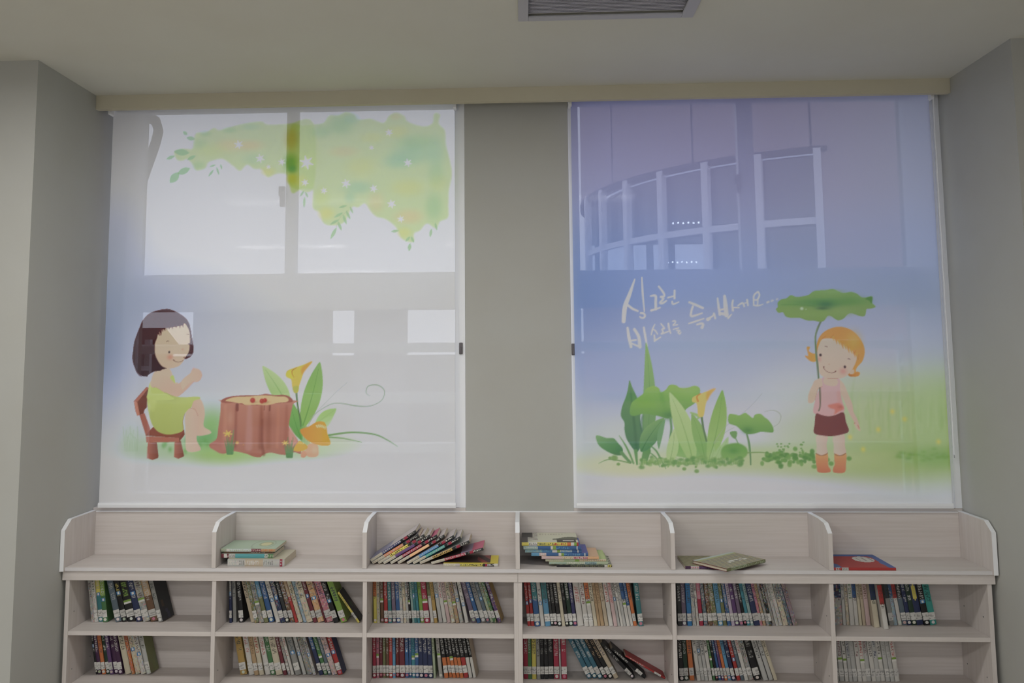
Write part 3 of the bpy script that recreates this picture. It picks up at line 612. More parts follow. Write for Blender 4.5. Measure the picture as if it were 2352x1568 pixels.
# ---- right blind: girl under a lotus leaf, brush-written line
def art_right(p):
    p.img[:] = np.array((198, 198, 210))/255
    p.fr(0, 0, 1)
    J, I = np.mgrid[0:p.nz, 0:p.nx]
    # blue wash, strongest at the left
    for x, y, rx, ry, c, a in ((1320, 300, 500, 420, (148, 154, 196), .95), (1800, 300, 600, 330, (152, 152, 186), .9), (2150, 380, 300, 330, (158, 164, 184), .85), (1300, 650, 420, 190, (122, 142, 188), .95), (1700, 660, 420, 130, (140, 158, 200), .75), (2140, 660, 260, 150, (152, 168, 192), .8), (1300, 860, 330, 110, (144, 158, 196), .8), (1640, 800, 300, 100, (160, 174, 200), .6), (2000, 560, 300, 100, (150, 160, 190), .6), (2120, 780, 170, 80, (172, 178, 196), .5), (1320, 1000, 80, 130, (176, 184, 204), .6)):
        p.blob(x, y, rx, ry, c, a, 1.2)
    p.blob(1320, 690, 130, 110, (112, 136, 182), .6)
    # meadow
    for x, y, rx, ry, c, a in ((2080, 1000, 200, 110, (160, 182, 120), .95), (2160, 960, 130, 120, (166, 188, 124), .9), (1980, 940, 110, 100, (176, 190, 142), .7), (2000, 1060, 260, 40, (158, 178, 110), .9), (1700, 1055, 330, 34, (176, 190, 136), .85), (1450, 1070, 140, 26, (196, 200, 152), .8), (1860, 1000, 110, 60, (178, 192, 150), .6), (2160, 1050, 90, 26, (130, 168, 84), .7), (1450, 1010, 150, 70, (190, 200, 176), .5), (1820, 900, 80, 60, (190, 198, 180), .4)):
        p.blob(x, y, rx, ry, c, a, 1.5)
    p.fr(1280, 520, 2.306)
    rg = np.random.default_rng(5)
    for k in range(70):
        x = 1560+rg.random()*500; h = 60+rg.random()*170; y = 1120-rg.random()*120
        p.stroke([(x, y), (x+rg.normal(0, 6), y-h*.5), (x+rg.normal(0, 14), y-h)], [9, 7, 2], (150, 178, 108) if k % 2 else (178, 194, 140), .35, 5)
    for k in range(26): p.blob(1800+rg.random()*270, 1215+rg.normal(0, 14), 14, 8, (118, 158, 72), .6)
    for x, y in ((1775, 980), (1840, 1020), (1700, 1075), (1550, 1115), (1620, 1180), (2020, 1140)): p.blob(x, y, 12, 14, (206, 196, 96), .8)
    # writing
    p.fr(1410, 620, 5.88)
    CR = (208, 204, 196)
    ST = [(((282, 125), (215, 320), (150, 500), (132, 692)), (16, 44, 56, 48)), (((185, 470), (250, 520), (322, 552)), (30, 30, 24)), (((378, 100), (388, 300), (412, 560)), (16, 24, 14)),
          (((362, 580), (400, 585), (420, 615), (405, 642), (375, 645), (352, 630)), (24, 26, 24, 24, 22, 18)),
          (((498, 350), (562, 350), (565, 430), (566, 525)), (20, 32, 32, 34)), (((505, 545), (560, 530), (622, 508)), (28, 24, 20)),
          (((606, 222), (665, 300), (680, 350), (632, 362), (668, 385), (625, 440), (660, 445), (708, 415)), (22, 26, 24, 24, 24, 28, 28, 20)), (((730, 372), (810, 352)), (20, 18)), (((820, 278), (818, 382)), (26, 26)), (((786, 425), (800, 460), (875, 432)), (20, 22, 14)),
          (((185, 780), (202, 900), (232, 1035)), (28, 38, 34)), (((278, 800), (335, 900), (352, 1035)), (34, 38, 44)), (((215, 955), (300, 945)), (24, 20)), (((240, 990), (345, 1035)), (22, 24)), (((405, 775), (425, 900), (450, 1025)), (24, 28, 16)),
          (((552, 735), (522, 800), (505, 875)), (12, 20, 12)), (((525, 795), (560, 820), (590, 865)), (16, 18, 14)), (((545, 878), (552, 945)), (18, 26)), (((548, 958), (632, 905)), (20, 14)),
          (((636, 725), (680, 785), (650, 800), (664, 835), (645, 860), (735, 828)), (16, 20, 18, 20, 20, 16)), (((735, 722), (745, 790), (766, 852)), (22, 22, 18)),
          (((795, 690), (826, 688), (826, 715), (800, 745), (860, 738)), (16, 18, 16, 16, 12)), (((800, 800), (872, 782)), (12, 16)), (((850, 815), (890, 818), (868, 840), (888, 862), (905, 840)), (18, 18, 18, 18, 12)),
          (((1018, 435), (1100, 468), (1200, 512)), (26, 32, 28)), (((1066, 490), (1045, 560), (1052, 622), (1190, 582)), (26, 26, 28, 18)), (((1010, 722), (1110, 690), (1215, 655)), (16, 22, 14)), (((1122, 735), (1180, 720), (1205, 735), (1190, 775)), (20, 26, 28, 36)),
          (((1268, 665), (1290, 655)), (44, 36)), (((1300, 640), (1340, 615), (1352, 585), (1368, 650)), (22, 20, 20, 24)),
          (((1400, 382), (1412, 480), (1432, 600)), (20, 28, 32)), (((1495, 352), (1508, 480), (1520, 610)), (34, 52, 50)), (((1430, 540), (1510, 520)), (22, 22)), (((1432, 585), (1525, 598)), (34, 40)), (((1545, 645), (1588, 598)), (26, 14)),
          (((1608, 410), (1598, 470), (1608, 545)), (22, 24, 28)), (((1612, 505), (1690, 508)), (16, 16)), (((1675, 480), (1738, 445), (1762, 490)), (16, 24, 20)), (((1800, 402), (1812, 475)), (24, 22)), (((1770, 445), (1800, 440)), (14, 14)),
          (((1945, 292), (1898, 335), (1890, 390), (1935, 402), (1966, 340), (1950, 292)), (20, 22, 20, 20, 22, 20)), (((1888, 405), (1890, 470)), (20, 18)), (((1945, 410), (1942, 465)), (16, 16)), (((1890, 475), (1950, 480), (2015, 462)), (18, 18, 10)),
          (((2072, 436), (2092, 428)), (24, 22)), (((2128, 418), (2148, 410)), (20, 20)), (((2198, 396), (2212, 390)), (18, 16))]
    for q, w_ in ST: p.stroke(q, [k*1.12 for k in w_], CR, 0.97, 1.5)
    # plants
    p.fr(1350, 780, 4.9)
    DG, MG, LG, PG = (84, 128, 84), (110, 152, 92), (140, 176, 104), (166, 190, 128)
    p.leaf((640, 1380), (655, 30), 150, (96, 140, 88), LG, 0.035, (92, 136, 76), 1, 3, 0.42)
    p.poly([(470, 455), (500, 530), (560, 660), (600, 760), (590, 900), (620, 1060), (600, 1180), (560, 1260), (520, 1240), (440, 1120), (415, 1020), (412, 930), (375, 860), (385, 760), (430, 640), (455, 540)], (98, 142, 84), (76, 120, 84), 90, soft=3)
    p.stroke([(480, 540), (500, 760), (530, 1000), (550, 1240)], [6, 20, 26, 30], (64, 104, 70), .6, 8); p.stroke([(620, 850), (600, 960), (640, 1100)], [20, 34, 20], (70, 110, 86), .6, 8)
    p.poly([(475, 790), (495, 710), (560, 655), (620, 610), (660, 550), (740, 520), (800, 545), (822, 590), (880, 560), (920, 510), (990, 510), (1040, 540), (1120, 540), (1200, 518), (1255, 540), (1262, 600), (1230, 680), (1190, 725), (1120, 770), (1050, 840), (960, 880), (880, 882), (800, 860), (700, 840), (610, 835), (520, 858), (480, 840)], (140, 176, 88), (104, 152, 76), 90, soft=3)
    p.stroke([(822, 590), (850, 720), (900, 870)], [30, 50, 30], (110, 158, 76), .7, 16); p.blob(920, 850, 90, 50, (76, 124, 74), .7); p.blob(640, 720, 130, 70, (124, 170, 66), .5); p.blob(1120, 600, 120, 60, (150, 182, 100), .5)
    p.stroke([(930, 880), (940, 1000), (925, 1120), (900, 1380)], [26, 24, 22, 14], (104, 146, 96), 1, 2)
    p.leaf((600, 1260), (860, 880), 190, (84, 132, 84), (120, 160, 98), -0.04, (64, 112, 66), 1, 3, .45); p.leaf((800, 1230), (872, 890), 60, (110, 154, 104), None, -.06, None, 1, 3)
    p.poly([(90, 1085), (140, 1082), (210, 1105), (290, 1108), (340, 1160), (390, 1220), (395, 1270), (370, 1300), (290, 1290), (190, 1240), (120, 1180)], (122, 164, 108), (70, 120, 70), 60, soft=3)
    p.stroke([(380, 1270), (440, 1340), (480, 1380)], [40, 34, 30], (100, 142, 88), 1, 3); p.stroke([(355, 1080), (420, 1180), (470, 1280), (515, 1390)], [6, 18, 22, 20], (108, 150, 92), 1, 2)
    p.stroke([(125, 1390), (220, 1350), (330, 1355), (470, 1385)], [4, 10, 12, 16], (116, 152, 92), 1, 2)
    for q, w_ in ((((640, 1280), (600, 1420)), (50, 18)), (((690, 1250), (655, 1370)), (40, 30)), (((540, 1250), (555, 1400)), (40, 20)), (((690, 1180), (770, 1250), (830, 1360), (880, 1450)), (8, 18, 16, 5)), (((700, 1270), (770, 1330), (810, 1430)), (10, 14, 6))): p.stroke(q, list(w_), (98, 144, 84), 1, 3)
    p.poly([(1040, 1060), (1120, 1080), (1240, 1180), (1300, 1300), (1200, 1340), (1060, 1320), (960, 1290), (980, 1180), (1000, 1110)], (126, 168, 88), (134, 174, 104), 90, soft=5)
    p.leaf((900, 1440), (975, 1000), 130, PG, (176, 196, 140), 0.04, (110, 150, 84), 1, 3, .5)
    p.leaf((1190, 1400), (920, 590), 210, (156, 186, 116), (176, 196, 138), 0.03, (120, 160, 88), 1, 3, .45); p.leaf((1330, 1400), (1170, 830), 150, (128, 168, 96), (136, 172, 98), 0.03, (100, 146, 74), 1, 3, .5)
    p.stroke([(1160, 820), (1250, 860), (1230, 890)], [20, 34, 10], (150, 180, 110), 1, 4)
    p.leaf((1350, 1400), (1515, 565), 190, (156, 186, 116), (130, 168, 84), 0.03, (100, 146, 70), 1, 3, .5)
    p.stroke([(1280, 860), (1300, 990), (1335, 1140)], [26, 22, 16], (92, 124, 80), 1, 2)
    p.poly([(1172, 670), (1190, 640), (1260, 610), (1340, 580), (1438, 548), (1390, 600), (1350, 660), (1325, 740), (1312, 820), (1295, 865), (1245, 860), (1235, 780), (1222, 715), (1180, 700)], (218, 184, 104), (206, 180, 98), 90, soft=2)
    p.poly([(1340, 590), (1438, 546), (1380, 620), (1340, 690)], (222, 158, 76), a=.9, soft=8); p.stroke([(1270, 605), (1228, 640), (1240, 690)], [10, 14, 20], (190, 124, 58), .85, 3)
    for a, b, w_ in (((1400, 1400), (1580, 1090), 90), ((1370, 1410), (1500, 1180), 70), ((1360, 1410), (1420, 1200), 50)): p.leaf(a, b, w_, (160, 188, 128), None, 0.06, (128, 166, 96), .9, 4)
    p.stroke([(1420, 1160), (1500, 1040), (1570, 960), (1800, 780), (1960, 610)], [6, 6, 5, 4, 2], (158, 166, 150), .7, 2); p.stroke([(1430, 1170), (1540, 1050), (1650, 985)], [5, 5, 4], (150, 166, 130), .7, 2)
    p.stroke([(1990, 810), (2080, 792), (2150, 820), (2175, 870), (2150, 940), (2090, 980)], [2, 6, 7, 7, 4, 2], (150, 160, 138), .8, 2)
    p.poly([(1580, 870), (1600, 835), (1660, 840), (1710, 850), (1770, 822), (1810, 845), (1860, 880), (1880, 845), (1940, 832), (1990, 870), (2040, 910), (2085, 980), (2088, 1040), (2020, 1040), (1950, 1035), (1880, 1055), (1790, 1060), (1730, 1020), (1670, 970), (1590, 940)], (136, 174, 92), (104, 152, 76), 90, soft=3)
    p.blob(1800, 1020, 60, 36, (74, 124, 66), .7); p.stroke([(1790, 1060), (1815, 1160), (1830, 1300), (1835, 1405)], [18, 22, 20, 16], (104, 140, 90), 1, 2)
    p.poly([(1600, 1040), (1670, 1028), (1680, 1070), (1660, 1115), (1620, 1090)], (110, 152, 88), soft=3); p.stroke([(1660, 1100), (1700, 1180), (1740, 1260)], [12, 10, 10], (110, 148, 92), 1, 2)
    p.poly([(1530, 1200), (1600, 1170), (1700, 1165), (1780, 1210), (1800, 1280), (1740, 1340), (1640, 1350), (1520, 1330), (1500, 1260)], (112, 156, 80), (122, 166, 86), 90, soft=6); p.blob(1640, 1250, 60, 34, (82, 132, 66), .6)
    p.stroke([(1800, 1272), (1950, 1268), (2080, 1285), (2254, 1330)], [12, 12, 9, 6], (120, 152, 88), 1, 3)
    rg = np.random.default_rng(9)
    for k in range(150):
        x = 600+rg.random()*1150; y = 1370+rg.normal(0, 26); c = [(96, 142, 74), (122, 160, 88), (140, 172, 106)][k % 3]
        p.blob(x, y, 14+rg.random()*22, 10+rg.random()*16, c, .8, 2)
    for x, y, r in ((1225, 1478, 28), (1085, 1452, 24), (345, 1400, 22), (300, 1330, 40), (250, 1330, 20), (1215, 1432, 14)): p.blob(x, y, r, r*.8, (112, 150, 80), .9, 3)
    for k in range(60): p.stroke([(560+k*20, 1400), (566+k*20+rg.normal(0, 8), 1340+rg.normal(0, 14))], [8, 3], (110, 152, 84), .7, 2)
    p.fr(1280, 520, 2.306)
    for k in range(90):
        x = 1080+rg.random()*290; y = 1225+rg.normal(0, 18)-abs(x-1230)*.02; p.blob(x, y, 8+rg.random()*9, 7+rg.random()*7, [(84, 134, 62), (108, 152, 76)][k % 2], .85, 3)
    for k in range(26): p.blob(1150+rg.random()*180, 1180+rg.normal(0, 24), 6, 5, (112, 152, 84), .8, 3)
    for x, y in ((1430, 1235), (1480, 1240), (1545, 1228), (1450, 1255)): p.blob(x, y, 14, 12, (96, 144, 66), .8, 3)
    # girl: body
    p.fr(1820, 850, 6.27)
    SK, BO = (206, 178, 156), (196, 138, 92)
    for pts in ([(350, 940), (500, 945), (490, 1080), (500, 1210), (360, 1215), (350, 1080)], [(590, 950), (740, 920), (755, 1080), (765, 1210), (610, 1215), (595, 1080)]): p.poly(pts, (206, 184, 166), (200, 174, 156), 0, soft=3)
    for pts in ([(335, 1205), (420, 1228), (508, 1200), (515, 1370), (545, 1420), (535, 1468), (380, 1470), (350, 1400)], [(605, 1205), (690, 1228), (775, 1195), (770, 1350), (755, 1465), (640, 1478), (585, 1460), (590, 1400), (608, 1350)]): p.poly(pts, (198, 150, 96), (186, 112, 76), 90, soft=2, n=3)
    for q in (((338, 1195), (400, 1225), (470, 1218), (506, 1190)), ((605, 1200), (640, 1225), (720, 1222), (765, 1195))): p.stroke(q, 9, (120, 82, 56), .8, 1)
    # arms
    p.poly([(660, 130), (740, 200), (800, 340), (860, 480), (880, 600), (940, 720), (975, 860), (950, 850), (900, 760), (830, 640), (770, 500), (710, 360), (680, 250)], SK, (204, 170, 152), 90, soft=3)
    p.stroke([(895, 760), (910, 790)], 20, (186, 132, 112), .8, 4); p.stroke([(940, 790), (960, 835)], 14, (184, 128, 108), .8, 3); p.stroke([(905, 780), (930, 840), (970, 870)], [26, 16, 8], SK, 1, 2)
    p.poly([(440, 110), (650, 115), (700, 180), (700, 300), (440, 300), (430, 180)], SK, soft=3)
    # vest
    p.poly([(425, 120), (460, 100), (455, 190), (540, 225), (640, 215), (640, 125), (680, 140), (690, 300), (710, 420), (745, 590), (620, 645), (500, 662), (380, 640), (300, 600), (330, 430), (360, 330), (400, 250)], (202, 166, 164), (204, 158, 154), 90, soft=2)
    p.poly([(460, 130), (640, 140), (640, 210), (540, 222), (455, 190)], SK, soft=3)
    p.poly([(510, 505), (600, 480), (680, 470), (725, 520), (735, 560), (660, 600), (600, 640), (610, 570), (540, 545)], (196, 116, 96), a=.85, soft=8); p.blob(685, 525, 40, 26, (176, 92, 76), .7); p.stroke([(665, 320), (680, 480)], 50, (204, 140, 130), .5, 14)
    p.poly([(340, 625), (420, 645), (520, 662), (620, 645), (735, 605), (770, 740), (810, 880), (700, 925), (570, 948), (440, 940), (312, 905), (320, 780)], (112, 58, 48), (108, 52, 46), 0, soft=2, n=3)
    # head
    p.fr(1770, 650, 6.031)
    HR, HL = (204, 144, 66), (196, 156, 72)
    p.poly([(500, 890), (545, 885), (530, 940), (580, 970), (640, 990), (630, 1080), (560, 1085), (490, 1030), (480, 1000), (520, 1005)], HR, HL, 0, soft=4)
    p.poly([(640, 960), (640, 840), (680, 740), (760, 660), (880, 612), (980, 605), (1100, 640), (1200, 720), (1280, 840), (1302, 960), (1270, 1080), (1200, 1160), (1180, 1220), (1230, 1250), (1200, 1290), (1120, 1290), (1075, 1265), (1000, 1100), (800, 900)], HR, (200, 146, 66), 90, soft=3)
    p.blob(1150, 800, 100, 130, (204, 168, 84), .7)
    p.poly([(645, 960), (660, 880), (700, 790), (760, 765), (860, 770), (930, 800), (1020, 860), (1110, 920), (1180, 1000), (1190, 1060), (1150, 1160), (1090, 1250), (1040, 1290), (960, 1320), (820, 1325), (720, 1290), (670, 1230), (650, 1100)], (204, 184, 166), (200, 178, 156), 90, soft=3)
    for k in range(9):
        x = 860+k*42; y = 780+k*30; p.stroke([(x, y-40), (x+18, y+18+(k % 2)*18)], [34, 5], HR if k % 2 else HL, .9, 3, sm=False)
    for q in (((870, 715), (830, 755)), ((760, 735), (715, 765)), ((1150, 980), (1180, 930)), ((1210, 1060), (1215, 990))): p.stroke(q, 8, (168, 104, 50), .6, 3)
    p.poly([(1095, 1245), (1130, 1195), (1158, 1210), (1150, 1250), (1110, 1262)], (208, 176, 150), soft=3); p.poly([(1075, 1258), (1150, 1262), (1190, 1225), (1235, 1240), (1215, 1285), (1130, 1297), (1085, 1285)], HR, (178, 112, 46), 180, soft=3)
    for x, y in ((690, 996), (1027, 1160)): p.blob(x, y, 18, 20, (54, 38, 34), 1, 2)
    p.stroke([(755, 872), (785, 882)], 8, (110, 76, 60), .9, 1); p.stroke([(1070, 1045), (1100, 1055)], 9, (96, 70, 66), .9, 1); p.stroke([(800, 1118), (820, 1128)], 6, (176, 136, 104), .8, 1)
    p.blob(675, 1055, 28, 34, (206, 150, 136), .8); p.blob(1003, 1222, 48, 42, (206, 142, 130), .85)
    p.stroke([(735, 1160), (740, 1185), (780, 1225), (840, 1242), (885, 1232), (900, 1220)], [18, 6, 5, 5, 8, 16], (110, 66, 54), .9, 1.5)
    p.stroke([(790, 1318), (930, 1320)], 8, (170, 116, 96), .7, 2)
    # stalk, hand and lotus leaf
    p.stroke([(700, 520), (655, 620), (622, 740), (628, 940), (650, 1150), (665, 1330)], [26, 26, 22, 26, 26, 24], (104, 124, 96), 1, 1.5); p.stroke([(648, 600), (612, 750), (618, 940), (640, 1150)], [6, 7, 7, 6], (134, 164, 100), .7, 1.5)
    p.poly([(635, 1340), (700, 1320), (715, 1380), (700, 1430), (640, 1460), (600, 1520), (560, 1600), (520, 1568), (560, 1450)], SK, soft=3)
    p.fr(1820, 850, 6.27)
    p.poly([(320, 150), (400, 130), (435, 190), (420, 240), (370, 270), (340, 380), (300, 460), (235, 470), (225, 400), (260, 300), (290, 220)], SK, (204, 174, 150), 90, soft=3)
    p.stroke([(325, 430), (345, 350), (370, 270), (430, 235)], 5, (176, 120, 104), .7, 2); p.stroke([(395, 255), (400, 400), (398, 520), (380, 582)], [24, 24, 20, 22], (120, 110, 92), 1, 1.5)
    p.fr(1770, 650, 6.031)
    p.poly([(75, 360), (100, 330), (100, 270), (150, 225), (220, 210), (280, 168), (360, 190), (460, 180), (530, 160), (600, 110), (700, 100), (780, 95), (860, 80), (940, 115), (1010, 135), (1120, 122), (1200, 150), (1250, 190), (1310, 200), (1405, 185), (1405, 270), (1455, 325), (1400, 350), (1330, 360), (1320, 400), (1300, 455), (1230, 455), (1130, 420), (1070, 430), (1010, 490), (940, 515), (880, 490), (840, 460), (790, 455), (740, 520), (680, 535), (600, 520), (500, 515), (400, 480), (280, 480), (210, 460), (170, 405), (110, 410)], (128, 164, 92), (122, 156, 80), 90, soft=2)
    p.blob(700, 270, 420, 60, (92, 142, 78), .7, 1.3); p.blob(760, 300, 130, 55, (70, 118, 76), .8); p.blob(720, 350, 80, 20, (62, 104, 66), .8); p.blob(1100, 240, 200, 60, (104, 150, 76), .6); p.poly([(1310, 215), (1405, 187), (1400, 280), (1360, 240)], (86, 134, 60), a=.8, soft=6)
    p.blob(600, 430, 300, 50, (132, 166, 90), .5); p.blob(1000, 400, 200, 50, (136, 166, 96), .5); p.blob(850, 120, 160, 30, (142, 176, 104), .6); p.stroke([(150, 300), (400, 300), (620, 320)], 10, (84, 132, 66), .5, 6)
    p.blob(432, 352, 26, 22, (184, 202, 172), .9, 2); p.blob(490, 362, 10, 8, (170, 196, 150), .8); p.blob(20, 242, 18, 18, (176, 184, 206), .8); p.blob(92, 222, 16, 16, (172, 180, 200), .7)

def roller_blind(x0, x1, zb, art, label, chain_x):
    YF = 0.215; ztop = 2.985; res = 0.0034
    t = empty('roller_blind', ((x0+x1)/2, YF, zb)); tag(t, label, 'roller blind', None)
    ox, oz = t.location.x, t.location.z
    p = Print(x0, x1, zb+0.012, ztop, res); art(p); alb = p.cloth(GAIN, BASE)
    nx, nz = p.nx, p.nz
    X, Z = np.meshgrid(np.linspace(x0, x1, nx), np.linspace(zb+0.012, ztop, nz))
    co = np.zeros((nx*nz, 3), np.float32); co[:, 0] = X.ravel()-ox; co[:, 2] = Z.ravel()-oz
    # the cloth is hemmed and hangs with faint long waves
    co[:, 1] = 0.0012*np.sin((X.ravel()-x0)*9)*np.clip((ztop-Z.ravel()), 0, 1)
    J, I = np.mgrid[0:nz-1, 0:nx-1]; a = (J*nx+I).ravel()
    F = np.stack([a, a+1, a+nx+1, a+nx], 1)
    me = bpy.data.meshes.new('printed_cloth')
    me.vertices.add(nx*nz); me.vertices.foreach_set('co', co.ravel())
    me.loops.add(F.size); me.loops.foreach_set('vertex_index', F.ravel().astype(np.int32))
    me.polygons.add(len(F)); me.polygons.foreach_set('loop_start', (np.arange(len(F))*4).astype(np.int32))
    me.update(calc_edges=True)
    at = me.color_attributes.new('Col', 'FLOAT_COLOR', 'POINT'); c = np.ones((nx*nz, 4), np.float32); c[:, :3] = alb.reshape(-1, 3); at.data.foreach_set('color', c.ravel())
    me.polygons.foreach_set('use_smooth', np.ones(len(F), bool)); me.materials.append(M['cloth'])
    o = bpy.data.objects.new('printed_cloth', me); COL.objects.link(o); o.parent = t
    b = MB(); n = 12
    b.prism([(-0.0045, 0.0), (0.0045, 0.0), (0.0065, 0.012), (0.004, 0.022), (-0.004, 0.022), (-0.0065, 0.012)], x0-0.003-ox, x1+0.003-ox, 'x'); b.build('hem_bar', M['alu'], t, bevel=0.001)
    b = MB(); b.tube([(x0+0.005-ox, 0.0, 3.012-oz), (x1-0.005-ox, 0.0, 3.012-oz)], 0.027, 20); b.build('roller_tube', M['alu'], t)
    for s_, xx in ((-1, x0), (1, x1)):
        b = MB(); b.box(xx-0.004-ox if s_ > 0 else xx-0.012-ox, xx+0.012-ox if s_ > 0 else xx+0.004-ox, -0.03, 0.028, 2.945-oz, 3.06-oz)
        b.build('bracket', M['edge'], t, bevel=0.002)
    if chain_x:
        b = MB(); z = 2.96
        for sx, yy in ((0, -0.006), (0.012, 0.012)):
            zz = z
            pts = [(chain_x+sx-ox, yy, zz-oz)]
            while zz > 1.32: zz -= 0.05; pts.append((chain_x+sx-ox+0.0008*math.sin(zz*31), yy, zz-oz))
            b.tube(pts, 0.0016, 6)
        b.tube([(chain_x-ox, -0.006, 1.31-oz), (chain_x+0.006-ox, 0.003, 1.295-oz), (chain_x+0.012-ox, 0.012, 1.31-oz)], 0.0016, 6)
        b.build('bead_chain', M['edge'], t)
    return t
GAIN, BASE = 0.58, 0.02
roller_blind(-1.955, -0.285, 1.073, art_left, 'printed roller blind with a dark-haired girl on a chair by a tree stump', None)
roller_blind(0.272, 1.946, 1.073, art_right, 'blue printed roller blind with a girl under a lotus leaf and brush writing', 1.962)

# ------------------------------------------------------------------ furniture
def panel(parent, name, x0, x1, y0, y1, z0, z1, m_, label=None, bevel=0.0008):
    b = MB(); b.box(x0, x1, y0, y1, z0, z1); o = b.build(name, m_, parent, bevel=bevel)
    if label: o['label'] = label
    return o
T = 0.018; ZS1, ZS2 = 0.5844, 0.350; YK = 0.245
def bookcase(x0, x1, label):
    t = empty('bookcase', (0, 0, 0)); t.location = (0, 0, 0); tag(t, label, 'bookcase', None)
    xs = [x0, x0+(x1-x0)/3, x0+2*(x1-x0)/3, x1]
    panel(t, 'side_panel', x0, x0+T, 0, YK, 0, 0.80, M['wood_v']); panel(t, 'side_panel', x1-T, x1, 0, YK, 0, 0.80, M['wood_v'])
    for x in xs[1:3]: panel(t, 'divider', x-T/2, x+T/2, 0, YK, 0.08, 0.80, M['wood_v'])
    panel(t, 'top_board', x0-(0.014 if x0 < -1 else -0.0004), x1+(0.014 if x1 > 1 else -0.0004), -0.004, YK, 0.80, 0.8405, M['wood_h'])
    panel(t, 'back_panel', x0+T, x1-T, YK-0.006, YK-0.001, 0.08, 0.80, M['wood_h'])
    panel(t, 'plinth', x0+T, x1-T, 0.02, 0.035, 0, 0.08, M['wood_h'])
    for i in range(3):
        a = xs[i]+(T if i == 0 else T/2)+0.0004; c = xs[i+1]-(T if i == 2 else T/2)-0.0004
        for z in (ZS1, ZS2, 0.116): panel(t, 'shelf', a, c, 0.001, YK-0.007, z-T, z, M['wood_h'])
    # rows of small peg holes in the uprights
    for i in range(3):
        a = xs[i]+(T if i == 0 else T/2); c = xs[i+1]-(T if i == 2 else T/2)
        for x, s in ((a, 1), (c, -1)):
            b = MB()
            for z in (0.655, 0.41):
                for y in (0.045, 0.20): b.tube([(x-0.001*s, y, z), (x+0.0012*s, y, z)], 0.0028, 8)
            b.build('shelf_peg', M['metal'], t)
    return t
bookcase(-1.98, 0, 'left pale wood bookcase with three bays under the stump blind')
bookcase(0, 1.98, 'right pale wood bookcase with three bays under the umbrella blind')

def tray():
    t = empty('display_tray', (0, 0, 0.8405)); z = 0.8405; tag(t, 'long pale wood open tray with shaped dividers on top of both bookcases', 'tray')
    F = 0.0155
    b = MB(); b.box(-1.980, 1.980, -0.010, 0.238, 0.0, F); o = b.build('tray_floor', M['wood_h'], t, bevel=0.0008)
    b = MB(); b.box(-1.980, 1.980, -0.0115, -0.0101, 0.0005, F-0.0003); b.build('front_lip', M['wood_lip'], t)
    b = MB(); b.box(-1.980, 1.980, 0.2385, 0.246, 0.0, 1.0495-z); b.build('back_panel', M['wood_h'], t)
    b = MB(); b.box(-1.980, 1.980, 0.2375, 0.2468, 1.0496-z, 1.0535-z); b.build('edge_band', M['edge'], t, bevel=0.0006)
    def shaped(name, x0, x1, prof, m_, front):
        p = [(y, zz-z) for y, zz in prof]
        b = MB(); b.prism(p, x0, x1, 'x'); o = b.build(name, m_, t)
        # edge band along front, chamfer and top
        n = 0.0012; b = MB()
        seq = p[1:5] if not front else p[0:5]
        for (ya, za), (yb, zb) in zip(seq[:-1], seq[1:]):
            d = Vector((yb-ya, zb-za)).normalized(); q = Vector((-d.y, d.x))*n
            b.prism([(ya, za), (yb, zb), (yb+q.x, zb+q.y), (ya+q.x, za+q.y)], x0-0.0003, x1+0.0003, 'x')
        b.build('edge_band', M['edge'], o)
        return o
    for x in (-1.32, -0.66, 0, 0.66, 1.32):
        shaped('divider', x-T/2, x+T/2, [(-0.0125, 0.857), (-0.0125, 1.008), (0.030, 1.043), (0.10, 1.0495), (0.238, 1.0495), (0.238, 0.857)], M['wood_v'], False)
    for x0, x1 in ((-1.998, -1.9805), (1.9805, 1.998)):
        shaped('end_panel', x0, x1, [(-0.022, 0.8415), (-0.022, 1.015), (0.030, 1.055), (0.245, 1.056), (0.2465, 1.056), (0.2465, 0.8415)], M['wood_v'], True)
tray()
ZT = 0.8405+0.0155+0.0003

# ------------------------------------------------------------------ books
PAL = dict(white=(206, 203, 196), cream=(204, 194, 168), grey=(146, 146, 142), palegrey=(186, 186, 182), greymix=(164, 162, 156), charcoal=(52, 54, 56), black=(32, 32, 34),
    navy=(44, 54, 92), indigo=(58, 58, 104), blue=(52, 96, 150), skyblue=(44, 124, 184), sky=(88, 150, 188), paleblue=(150, 178, 196), tealblue=(54, 106, 126), teal=(52, 124, 130), paleteal=(142, 172, 168), cyan=(56, 136, 152), turquoise=(40, 150, 140), slate=(92, 108, 120),
    green=(70, 122, 72), palegreen=(168, 182, 150), darkgreen=(38, 62, 48), lime=(126, 164, 56), olive=(118, 122, 78), yellow=(212, 198, 72), ochre=(182, 148, 72), orange=(206, 112, 48), peach=(220, 170, 120), tan=(182, 152, 112), beige=(190, 174, 148), brown=(112, 82, 58),
    red=(176, 46, 44), crimson=(164, 36, 66), darkred=(112, 34, 36), maroon=(116, 44, 56), pink=(200, 120, 138), palepink=(204, 176, 174), lilac=(186, 170, 190), purple=(98, 66, 116), plum=(74, 42, 76), plumgrey=(116, 100, 122), mauve=(146, 126, 136))
WORD = dict(greymix='speckled grey', palegrey='pale grey', skyblue='bright blue', paleblue='pale blue', tealblue='dull teal', paleteal='pale teal', palegreen='pale green', darkgreen='dark green', lime='lime green', darkred='dark red', palepink='pale pink', plumgrey='greyish plum', sky='light blue', navy='navy blue')
def word(c): return WORD.get(c, c)
def C(n):
    c = lin(PAL[n]); g = 0.3*c[0]+0.6*c[1]+0.1*c[2]
    return tuple(0.93*(0.86*v+0.14*g)+0.003 for v in c)
def jit(c, a, r): return tuple(max(0.0, min(1.0, v*(1+r.uniform(-a, a)))) for v in c)

